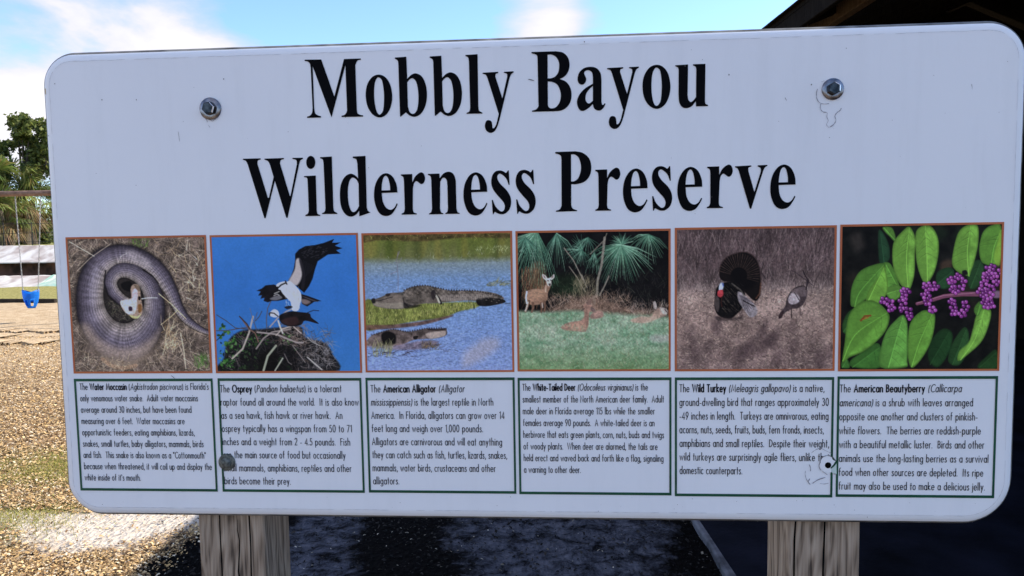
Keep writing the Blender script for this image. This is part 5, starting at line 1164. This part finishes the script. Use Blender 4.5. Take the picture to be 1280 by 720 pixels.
dark = ramp(t, noise(40, 6), [(.3, (.0015, .0015, .0015)), (.7, (.006, .005, .005))])  # mulch blackened to imitate the shelter's shade
grass = ramp(t, noise(50, 6), [(.3, (.07, .08, .02)), (.7, (.22, .22, .06))])
n1 = noise(2.6, 6, .6, .6); n2 = noise(11, 8, .5, .7)
nsum = N(t, "ShaderNodeMath", operation='MULTIPLY_ADD'); nsum.inputs[1].default_value = .75; t.links.new(n2, nsum.inputs[0])
nh = N(t, "ShaderNodeMath", operation='MULTIPLY'); nh.inputs[1].default_value = .5; t.links.new(n1, nh.inputs[0]); t.links.new(nh.outputs[0], nsum.inputs[2])
NO = nsum.outputs[0]
sx = N(t, "ShaderNodeSeparateXYZ"); t.links.new(co, sx.inputs[0])
def step(sock, a, b):
    r = N(t, "ShaderNodeMapRange"); r.inputs[1].default_value = a; r.inputs[2].default_value = b; t.links.new(sock, r.inputs[0]); return r.outputs[0]
col = mixc(t, step(sx.outputs[1], 4.5, 8.0), mulch, farm)
def E_(pxx, pxy, rx, ry, soft=.25, namp=.35):
    g = ground_at(pxx, pxy); return ellipse_node(t, co, g.x, g.y, rx, ry, soft, namp, NO)
def mx_(f, c): 
    global col; col = mixc(t, f, col, c)
mx_(E_(30, 585, .62, .50, .35), grass); mx_(E_(-10, 655, .42, .45, .35), grass)
SANDS = [(128, 660, .54, .33), (20, 650, .56, .15), (215, 648, .45, .18)]
for q in SANDS: mx_(E_(q[0], q[1], q[2], q[3], .20, .75), sand)
# shelter's shade painted near-black into the mulch, with darkened grey sand between
SHADE_ZONES = [(285, 720, .50, .85), (300, 760, .48, 1.05), (530, 690, .85, 1.3), (820, 690, .60, 1.2), (1150, 690, .9, 1.0)]
for q in SHADE_ZONES: mx_(E_(q[0], q[1], q[2], q[3], .10, .18), dark)
for q in ((395, 672, .26, .44), (380, 715, .28, .35), (700, 712, .50, .66), (650, 668, .40, .50), (770, 665, .30, .34)): mx_(E_(q[0], q[1], q[2], q[3], .16, .85), shade_sand)
gy = ground_at(30, 378).y
mx_(step(sx.outputs[1], gy-.1, gy+.1), dry)
t.links.new(col, gb.inputs["Base Color"])
bp = N(t, "ShaderNodeBump"); bp.inputs["Strength"].default_value = .55; bp.inputs["Distance"].default_value = .02
hsum = N(t, "ShaderNodeMath", operation='ADD'); t.links.new(vor.outputs["Distance"], hsum.inputs[0]); t.links.new(noise(60, 6), hsum.inputs[1])
t.links.new(hsum.outputs[0], bp.inputs["Height"]); t.links.new(bp.outputs[0], gb.inputs["Normal"])
# one sheet: fine and gently uneven close by, stretching to the horizon
xs = np.concatenate([[-1500, -400, -120, -60], np.linspace(-30, 12, 169), [40, 120, 400, 1500]]); ys = np.concatenate([[-1500, -300, -60, -12], np.linspace(-6, 24, 121), [40, 120, 400, 1500]])
X, Y = np.meshgrid(xs, ys); Z = .012*np.sin(X*2.1+1.3*np.sin(Y*1.3))*np.cos(Y*1.7)+.006*np.sin(X*6.1+Y*4.7)
Z[(np.abs(X) > 35) | (Y > 26) | (Y < -7)] = 0
idx = np.arange(X.size).reshape(X.shape)
Q = np.stack([idx[:-1, :-1], idx[:-1, 1:], idx[1:, 1:], idx[1:, :-1]], -1).reshape(-1, 4)
gr = link('ground', np_mesh('ground', np.stack([X, Y, Z], -1).reshape(-1, 3), Q, gm, True)); gr["kind"] = 'structure'
def in_e(x, y, L, grow=1.0):
    r = np.zeros(x.shape, bool); jr = np.random.default_rng(len(x)); grow = grow*(1+jr.normal(0, .22, x.shape)+.12*np.sin(x*17+2*np.sin(y*23)))
    for a, b, rx, ry in L:
        g = ground_at(a, b); r |= ((x-g.x)/(rx*grow))**2+((y-g.y)/(ry*grow))**2 < 1
    return r
def scatter(name, n, gen, sizes, colours, seed, thick=.35):
    r = np.random.default_rng(seed); x, y, s = gen(r, n); n = len(x)
    a = r.uniform(0, 2*np.pi, n); L = s*r.uniform(.6, 1.5, n); Wd = L*r.uniform(.25, .6, n)
    ca, sa = np.cos(a), np.sin(a); tz = r.uniform(-.45, .45, n); tw = r.uniform(-.5, .5, n)
    z0 = .003+.012*np.sin(x*2.1+1.3*np.sin(y*1.3))*np.cos(y*1.7)+.006*np.sin(x*6.1+y*4.7)+r.uniform(0, .008, n)
    V = []
    for (u, v, h) in ((-1, -1, 0), (-1, 1, 0), (0, -1.1, thick), (0, 1.1, thick), (1, -.9, 0), (1, .9, 0)):
        lx = u*L/2; ly = v*Wd/2
        V.append(np.stack([x+lx*ca-ly*sa, y+lx*sa+ly*ca, z0+h*Wd+lx*tz+ly*tw+abs(tz)*L/2], -1))
    V = np.stack(V, 1).reshape(-1, 3); b = np.arange(n)[:, None]*6
    Q = np.concatenate([b+np.array([[0, 2, 3, 1]]), b+np.array([[2, 4, 5, 3]])])
    me = np_mesh(name, V, Q, M['chip']); c = np.array(colours)[r.integers(len(colours), size=n)]*r.uniform(.7, 1.25, (n, 1))
    vcol(me, np.repeat(np.clip(c, 0, 1), 6, axis=0)); o = link(name, me); o["kind"] = 'stuff'; return o
M['chip'] = tinted('wood_chip', .9, .15)
def gen_sun(r, n):
    y = CAM.y+2.7*np.exp(r.uniform(0, 1, n*3)*math.log(11/2.7)); x = CAM.x-(y-CAM.y)*r.uniform(.30, .86, n*3)
    keep = ~in_e(x, y, SANDS, 1.0) | (r.random(n*3) < .03); keep &= ~in_e(x, y, SHADE_ZONES, .9)
    keep &= ~((x > -1.74+r.normal(0, .05, n*3)) & (y < 3.4))
    keep &= r.random(n*3) < np.clip(1.2-(y-CAM.y)/14, .2, 1)
    x, y = x[keep][:n], y[keep][:n]; return x, y, r.uniform(.004, .0125, len(x))*(1+.10*y)
TAN = [(.56, .38, .18), (.46, .30, .13), (.64, .47, .25), (.28, .175, .085), (.18, .105, .05), (.68, .58, .42), (.09, .055, .03), (.48, .33, .17)]
scatter('wood_chips', 150000, gen_sun, None, TAN, 3)
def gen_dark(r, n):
    x = r.uniform(-2.1, 2.6, n); y = r.uniform(1.6, 3.4, n); k = in_e(x, y, SHADE_ZONES, .95) | (r.random(n) < .3); x, y = x[k], y[k]; return x, y, r.uniform(.005, .016, len(x))
scatter('shade_dark_wood_chips', 9000, gen_dark, None, [(.010, .009, .009), (.016, .014, .013), (.004, .004, .004), (.035, .031, .028)], 4)  # chips coloured near black as if in the shelter's shade
def gen_fleck(r, n):
    x = r.uniform(-2.0, 2.0, n); y = r.uniform(1.6, 3.4, n); return x, y, r.uniform(.004, .012, n)
scatter('pale_wood_flecks', 520, gen_fleck, None, [(.30, .27, .22), (.16, .14, .11), (.42, .39, .33)], 5)
def gen_green(r, n):
    g = ground_at(28, 588); h = ground_at(-5, 652); k = r.random(n) < .6
    x = np.where(k, r.normal(g.x, .26, n), r.normal(h.x, .2, n)); y = np.where(k, r.normal(g.y, .2, n), r.normal(h.y, .16, n)); return x, y, np.full(n, .03)
def grass_tufts(name, n, gen, seed, hmin, hmax, cols):
    r = np.random.default_rng(seed); x, y, _s = gen(r, n); h = r.uniform(hmin, hmax, n); a = r.uniform(0, 6.28, n); l = r.uniform(.2, .9, n)*h; w = .0018
    V = np.stack([np.stack([x-w*np.sin(a), y+w*np.cos(a), 0*x], -1), np.stack([x+w*np.sin(a), y-w*np.cos(a), 0*x], -1), np.stack([x+l*.5*np.cos(a)+w*np.sin(a), y+l*.5*np.sin(a)-w*np.cos(a), h*.6], -1), np.stack([x+l*np.cos(a), y+l*np.sin(a), h], -1)], 1).reshape(-1, 3)
    b = np.arange(n)[:, None]*4; me = np_mesh(name, V, b+np.array([[0, 1, 2, 3]]), M['blade'])
    c = np.array(cols)[r.integers(len(cols), size=n)]; vcol(me, np.repeat(c, 4, axis=0)); o = link(name, me); o["kind"] = 'stuff'
M['blade'] = tinted('grass_blade', .7, .2, transl=.35)
grass_tufts('short_grass', 16000, gen_green, 8, .006, .020, [(.34, .33, .07), (.42, .38, .12), (.24, .25, .05), (.46, .38, .18)])
# ragged ledges where the loose mulch has worn down
for yy, x0, x1, h in ((416, -60, 75, .035), (430, -60, 58, .03), (423, -60, 6, .03)):
    V = []; F = []; n = 60
    for i in range(n+1):
        p = ground_at(x0+(x1-x0)*i/n, yy+random.uniform(-.6, .6)+math.sin(i*.4)*.8); j = random.uniform(.6, 1.1)
        V += [(p.x, p.y, -.01), (p.x+.02, p.y-.02, h*j), (p.x, p.y+.25, h*j*.8), (p.x, p.y+.7, -.01)]
    for i in range(n):
        for k in range(3): a = 4*i+k; F.append((a, a+4, a+5, a+1))
    link('mulch_ledge', mesh('mulch_ledge', V, F, gm))["kind"] = 'structure'

# ------------------------------------------------------------------ playground and walls at the left
a = ground_at(-140, 378.5); b = ground_at(110, 378.5)
M['timber'] = wood_mat('dark_edging_timber', (.012, .010, .009), (.03, .024, .02), (.06, .05, .04))
L_ = (b-a).length
et = empty('edging_timber', (a+b)/2, 'long dark edging timber between the mulch and the dry grass', 'timber')
et.rotation_euler.z = math.atan2(b.y-a.y, b.x-a.x)
nseg = int(L_/2.4)
for k in range(nseg):
    bevel_box('timber', 2.38, .10, .11, M['timber'], .012, 1, et, (-L_/2+2.4*(k+.5), random.uniform(-.012, .012), .04), (0, 0, random.uniform(-.004, .004)))
# swing frame
YS = 12.0
p0 = depth_at(0, 242.5, YS); M['pipe'] = noisy('rusty_brown_pipe', (.13, .075, .05), (.24, .15, .105), scale=14, rough=.6)
BZH = p0.z; XL, XR = p0.x-3.0, p0.x+2.6
sw = empty('swing_set', ((XL+XR)/2, YS, 0), 'brown steel pipe swing frame standing on the mulch', 'swing frame')
mb = MB(); mb.add(tube_vf([(XL-sw.location.x, 0, BZH), (XR-sw.location.x, 0, BZH)], .052, 14)); mb.build('top_bar', M['pipe'], sw, smooth=False)
for xx in (XL, XR):
    for dy in (-1.1, 1.1): mb = MB(); mb.add(tube_vf([(xx-sw.location.x, 0, BZH), (xx-sw.location.x+(.15 if xx > p0.x else -.15), dy, -.05)], .04, 10)); mb.build('leg', M['pipe'], sw)
for xx in (-.17, .17):
    pass
M['blue'] = mat('blue_rubber', (.01, .24, .75), .45, spec=.4); M['chain'] = noisy('galvanized_chain', (.25, .25, .25), (.5, .5, .5), scale=100, rough=.5, metal=.6)
sc0 = depth_at(39, 375, YS)
bs = empty('bucket_swing', (sc0.x, sc0.y, sc0.z-.15), 'blue rubber toddler bucket swing hanging on two chains', 'swing')
def bucket():
    bm = bmesh.new(); n, m = 28, 9; R = []
    for j in range(m):
        f = j/(m-1); ring_ = []
        for i in range(n):
            th = 2*math.pi*i/n; c, s_ = math.cos(th), math.sin(th)
            r = .138*(1-.55*(1-f)**2.4)
            top = .30+.05*abs(c)**2 if s_ < 0 else .27+.07*abs(c)
            ring_.append(bm.verts.new((r*c*1.02, r*s_*.85, top*f)))
        R.append(ring_)
    for j in range(m-1):
        for i in range(n):
            th = (i+.5)/n*360; f = (j+.5)/(m-1)
            hole = (.08 < f < .56) and (232 < th < 262 or 278 < th < 308)          # leg openings face the camera (-y)
            hole2 = (.10 < f < .42) and (60 < th < 120)
            if hole or hole2: continue
            bm.faces.new((R[j][i], R[j][(i+1) % n], R[j+1][(i+1) % n], R[j+1][i]))
    bm.faces.new([R[0][i] for i in range(n)][::-1])
    bmesh.ops.solidify(bm, geom=bm.faces[:], thickness=.016)
    bmesh.ops.recalc_face_normals(bm, faces=bm.faces)
    me = bpy.data.meshes.new('bucket_seat'); bm.to_mesh(me); bm.free(); me.materials.append(M['blue'])
    for p in me.polygons: p.use_smooth = True
    return me
link('bucket_seat', bucket(), bs, (0, 0, 0), (0, 0, .25))
for s_, xt in ((-1, depth_at(19, 248, YS).x), (1, depth_at(51, 248, YS).x)):
    mb = MB(); A0 = Vector((s_*.145, 0, .31)); B0 = Vector((xt-sc0.x, 0, BZH-bs.location.z-.05)); d = B0-A0; n = int(d.length/.034)
    u = d.normalized(); v = Vector((0, 1, 0)); w = u.cross(v)
    for k in range(n):
        c = A0+d*((k+.5)/n); q = v if k % 2 else w
        pts = [c+u*(.022*math.cos(2*math.pi*j/6))+q*(.010*math.sin(2*math.pi*j/6)) for j in range(7)]
        mb.add(tube_vf(pts, .0045, 3, caps=False))
    mb.build('chain', M['chain'], bs)

# walls beyond the grass
def wall_mat(name, c1, c2, teal=False):
    m = noisy(name, c1, c2, scale=1.6, detail=8, rough=.9, lo=.3, hi=.7, dist=.6)
    return m
M['wwall'] = noisy('weathered_white_wall', (.34, .28, .26), (.62, .60, .57), scale=1.8, detail=9, rough=.9, lo=.32, hi=.62, dist=.8)
M['teal'] = noisy('faded_teal_paint', (.05, .34, .26), (.50, .52, .46), scale=1.1, detail=8, rough=.85, lo=.36, hi=.66, dist=1.2, stretch=(1, 1, 2))
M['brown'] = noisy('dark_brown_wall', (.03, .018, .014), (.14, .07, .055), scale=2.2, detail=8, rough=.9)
def span(yp_top, yp_bot, Y, xa=-160, xb=100):
    return depth_at(xa, 330, Y).x, depth_at(xb, 330, Y).x, depth_at(30, yp_top, Y).z, depth_at(30, yp_bot, Y).z
def bank(name, w, z0, z1, run, m, parent, xc):
    """a concrete bank whose face leans back, with a flat crest"""
    S = 40; V = []; F = []
    for i in range(S+1):
        x = xc-w/2+w*i/S; j = random.uniform(-.012, .012)
        V += [(x, 0, z0), (x, 0, z0+.04), (x, run, z1+j), (x, run+.35, z1+j), (x, run+.35, z0)]
    for i in range(S):
        for k in range(5): a = 5*i+k; b = 5*i+(k+1) % 5; F.append((a, a+5, b+5, b))
    F += [(0, 1, 2, 3, 4), tuple(5*S+k for k in (4, 3, 2, 1, 0))]
    return link(name, mesh(name, V, F, m), parent)
YW = ground_at(30, 359).y
x0, x1, zt, zb = span(345, 358, YW+1.0)
pw = empty('painted_wall', ((x0+x1)/2, YW, 0), 'low white wall with faded teal paint along its right part', 'wall')
xm = depth_at(38, 350, YW).x
for nm, xa, xb, mt_, dz in (('white_section', x0, xm, M['wwall'], 0), ('teal_section', xm+.004, x1, M['teal'], .02)):
    bank(nm, xb-xa, -.1, zt+dz, 1.0, mt_, pw, (xa+xb)/2-pw.location.x)
YT = YW+5.5
x0, x1, zt, _z = span(307, 329, YT+1.1); zb = depth_at(30, 329, YT).z
rw = empty('retaining_wall', ((x0+x1)/2, YT, 0), 'long pale retaining wall overhanging a dark recess, below the trees', 'wall')
bank('overhanging_wall', x1-x0, zb, zt, 1.1, M['wwall'], rw, 0)
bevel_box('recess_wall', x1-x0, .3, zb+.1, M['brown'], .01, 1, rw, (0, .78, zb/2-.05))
TZ = zt
tm = noisy('terrace_grass', (.10, .10, .03), (.30, .29, .09), scale=5, detail=8, rough=.95)
te = link('grass_terrace', mesh('grass_terrace', [(-90, YT+1.1, TZ-.03), (20, YT+1.1, TZ-.03), (20, 120, TZ+.1), (-90, 120, TZ+.1), (-90, YT+.93, -.1), (20, YT+.93, -.1)], [(0, 1, 2, 3)], tm)); te["kind"] = 'structure'
# sloped cheek below the terrace so that it is a solid bank from the side as well
gw = empty('garden_wall', (-40, 62, TZ), 'pale distant boundary wall glimpsed between the tree trunks', 'wall')
bevel_box('wall_panel', 70, .3, 1.9, noisy('tan_wall', (.32, .27, .21), (.48, .42, .34), scale=1, rough=.9), .03, 1, gw, (0, 0, .9))
bevel_box('coping', 70.2, .45, .12, M['wwall'], .02, 1, gw, (0, 0, 1.92))
YF = YT+4
fn = empty('rail_fence', (depth_at(30, 300, YF).x, YF, TZ), 'thin dark rail fence along the top of the bank', 'fence')
M['dkmetal'] = mat('dark_metal', (.02, .02, .02), .5, .3)
for k in range(-5, 6): mb = MB(); mb.add(tube_vf([(k*1.35+.4, 0, -.1), (k*1.35+.4, 0, 1.05)], .018, 8)); mb.build('post', M['dkmetal'], fn)
for z in (.98, .55, .15): mb = MB(); mb.add(tube_vf([(-6.6, 0, z), (7.2, 0, z)], .011, 8)); mb.build('rail', M['dkmetal'], fn)

# ------------------------------------------------------------------ trees
M['leaf'] = tinted('green_leaf', .6, .3, transl=.35); M['bark'] = noisy('grey_brown_bark', (.05, .04, .03), (.14, .115, .09), scale=9, rough=.95, stretch=(1, 1, .2))
def leaves(name, centres, sizes, cols, parent, seed, aspect=.5):
    r = np.random.default_rng(seed); n = len(centres); C_ = np.array(centres)
    d = r.normal(size=(n, 3)); d /= np.linalg.norm(d, axis=1)[:, None]; e = np.cross(d, r.normal(size=(n, 3))); e /= np.linalg.norm(e, axis=1)[:, None]
    L = (np.array(sizes)*r.uniform(.6, 1.3, n))[:, None]
    V = np.stack([C_-d*L*.5, C_+e*L*aspect*.5-d*L*.05, C_+d*L*.5, C_-e*L*aspect*.5-d*L*.05], 1).reshape(-1, 3)
    me = np_mesh(name, V, np.arange(n)[:, None]*4+np.array([[0, 1, 2, 3]]), M['leaf'])
    c = np.array(cols)[r.integers(len(cols), size=n)]*r.uniform(.75, 1.25, (n, 1)); vcol(me, np.repeat(c, 4, axis=0)); return link(name, me, parent)
LG = [(.12, .15, .035), (.17, .20, .05), (.07, .10, .025), (.22, .24, .07), (.05, .075, .02)]
def broad_tree(loc, h, blobs, seed, label, cols=LG, nl=260, ls=.26, group=None):
    r = random.Random(seed); o = empty('broadleaf_tree', loc, label, 'tree', group)
    mb = MB(); mb.add(tube_vf([(0, 0, -.2), (.05, 0, h*.2), (-.05, .05, h*.42)], [.20, .15, .11], 10))
    cen = []; siz = []
    for bx_, by_, bz_, br in blobs:
        mb.add(tube_vf([(-.02, .03, h*.38), ((bx_)*.5, by_*.5, (h*.38+bz_)*.5+.15), (bx_*.95, by_*.95, bz_)], [.085, .05, .018], 6))
        for q in range(7):
            aa = r.uniform(0, 6.28); bb = r.uniform(-.7, 1.2); tip = (bx_+br*.8*math.cos(aa)*math.cos(bb), by_+br*.8*math.sin(aa)*math.cos(bb), bz_+br*.7*math.sin(bb))
            mb.add(tube_vf([(bx_*.9, by_*.9, bz_-br*.1), tuple((u+v)/2+r.uniform(-.05, .05) for u, v in zip((bx_, by_, bz_), tip)), tip], [.022, .014, .006], 4))
            for k in range(nl//7):
                cen.append([tip[j]+r.gauss(0, br*.22) for j in range(3)]); siz.append(ls)
    mb.build('trunk', M['bark'], o); leaves('crown', cen, siz, cols, o, seed); return o
def palm_tree(loc, h, fr, nf, seed, label, group=None):
    r = random.Random(seed); o = empty('palm_tree', loc, label, 'palm', group)
    mb = MB(); P = [(0.03*math.sin(k), 0.03*math.cos(k*1.7), -.2+(h+.2)*k/9) for k in range(10)]; mb.add(tube_vf(P, [.17+.02*(k % 2) for k in range(10)], 12)); mb.build('trunk', M['bark'], o)
    V = []; F = []; C_ = []; D = []; 
    for f in range(nf):
        az = r.uniform(0, 6.28); el = r.uniform(-.9, 1.25); st = fr*r.uniform(.5, .7)
        d = Vector((math.cos(az)*math.cos(el), math.sin(az)*math.cos(el), math.sin(el))); base = Vector((0, 0, h)); hub = base+d*st+Vector((0, 0, -st*.12))
        side = d.cross(Vector((0, 0, 1)));  side = side.normalized() if side.length > .01 else Vector((1, 0, 0)); up = side.cross(d).normalized()
        k0 = len(V); V += [base+side*.012, base-side*.012, hub-side*.01, hub+side*.01]; F.append((k0, k0+1, k0+2, k0+3)); C_ += [(.10, .12, .04)]*4
        dead = el < -.45; c = (.20, .14, .07) if dead else LG[r.randrange(4)]; c = tuple(v*1.1 for v in c)
        for q in range(30):
            a_ = math.radians(-115+230*q/29); L = fr*.62*r.uniform(.85, 1.1)*(1-.25*abs(a_)/2)
            dd = (d*math.cos(a_)+side*math.sin(a_)+up*.18*r.uniform(-1, 1)).normalized(); nn = dd.cross(up).normalized()*(.017*fr)
            m1 = hub+dd*L*.55; m2 = hub+dd*L+Vector((0, 0, -L*r.uniform(.18, .5)))
            k0 = len(V); V += [hub, m1+nn, m2, m1-nn]; F.append((k0, k0+1, k0+2, k0+3)); C_ += [tuple(v*r.uniform(.8, 1.2) for v in c)]*4
    me = mesh('crown', V, F, M['leaf']); vcol(me, np.array(C_)); link('crown', me, o); return o
YR = 37.0
def tp(x, y, Y=YR): return depth_at(x, y, Y)
def blobs_at(loc, L): return [(tp(x, y).x-loc[0], random.uniform(-1, 1), tp(x, y).z-loc[2], r_) for x, y, r_ in L]
base = (tp(34, 300).x, YR, TZ); 
broad_tree(base, 6.2, blobs_at(base, [(30, 156, .55), (42, 158, .6), (52, 162, .6), (62, 160, .7), (22, 168, .35), (28, 178, .45), (44, 176, .35), (24, 190, .5), (34, 186, .5), (48, 196, .8), (58, 192, .8), (40, 206, .9), (56, 208, .9), (68, 176, .9), (26, 204, .6), (70, 205, 1.0)]), 21, 'tall open-crowned broadleaf tree right of the dark bushy tree', nl=480)
base = (tp(4, 300).x, YR-1, TZ)
DG = [(.035, .05, .018), (.06, .08, .025), (.09, .11, .035), (.025, .035, .014)]
broad_tree(base, 5, blobs_at(base, [(8, 188, .45), (2, 200, .7), (14, 205, .6), (6, 216, .9), (-8, 205, 1.0), (18, 222, .9), (0, 238, 1.1), (14, 244, 1.0), (-12, 232, 1.2), (-24, 215, 1.2), (22, 262, .8), (4, 262, 1.0), (-16, 262, 1.2)]), 22, 'dark dense bushy tree at the far left', DG, nl=420)
b3 = tp(44, 238); palm_tree((b3.x, YR-2, TZ), b3.z-TZ, 1.9, 44, 31, 'cabbage palm with drooping fan leaves beside the swing bar', 'palms on the bank')
b4 = tp(60, 262); palm_tree((b4.x, YR-3.5, TZ), b4.z-TZ-.2, 1.5, 36, 32, 'short cabbage palm half hidden behind the left edge of the sign', 'palms on the bank')
b5 = tp(22, 250); palm_tree((b5.x, YR+1, TZ), b5.z-TZ, 1.8, 40, 33, 'shaded cabbage palm between the dark tree and the brighter palm', 'palms on the bank')
# shrubs under the trees
for k, (x, y, r_, lab, cc) in enumerate(((4, 280, .9, 'dark shrub below the bushy tree', DG), (34, 284, .6, 'small yellow-green shrub under the palms', LG), (52, 282, .8, 'olive shrub under the short palm', LG), (16, 272, .8, 'dark shrub beside the thin trunks', DG))):
    p = tp(x, y, YR+2+k*.6); o = empty('shrub', (p.x, p.y, TZ), lab, 'shrub'); r = random.Random(50+k); cen = [[r.gauss(0, r_*.6), r.gauss(0, r_*.5), abs(r.gauss(.6, .5))*1.3] for _q in range(1500)]
    leaves('foliage', cen, [.2]*len(cen), cc, o, 60+k)
    mb = MB()
    for q in range(5): mb.add(tube_vf([(0, 0, -.1), (r.uniform(-.2, .2), 0, .6), (r.uniform(-.6, .6), r.uniform(-.3, .3), 1.4)], [.035, .025, .01], 5))
    mb.build('stem', M['bark'], o)
# trees behind the sign, so that the place goes on when one steps to the side
TL = ['wide green tree behind the left half of the sign', 'rounded green tree behind the middle of the sign', 'loose green tree behind the right half of the sign', 'green tree beyond the far left corner of the playground', 'small green tree beside the shelter, behind the sign']
for k, (x, Y, s_) in enumerate(((-19, 44, 1.0), (-9, 50, 1.05), (1, 46, .9), (-44, 42, 1.1), (-3, 38, .6))):
    r = random.Random(80+k)
    bl = [(r.gauss(0, 1.6*s_), r.gauss(0, 1.2*s_), (2.2+abs(r.gauss(0, 1)))*s_, r.uniform(.7, 1.1)*s_) for _q in range(15)]
    broad_tree((x, Y, TZ), 4.0*s_, bl, 90+k, TL[k], nl=220, ls=.3)
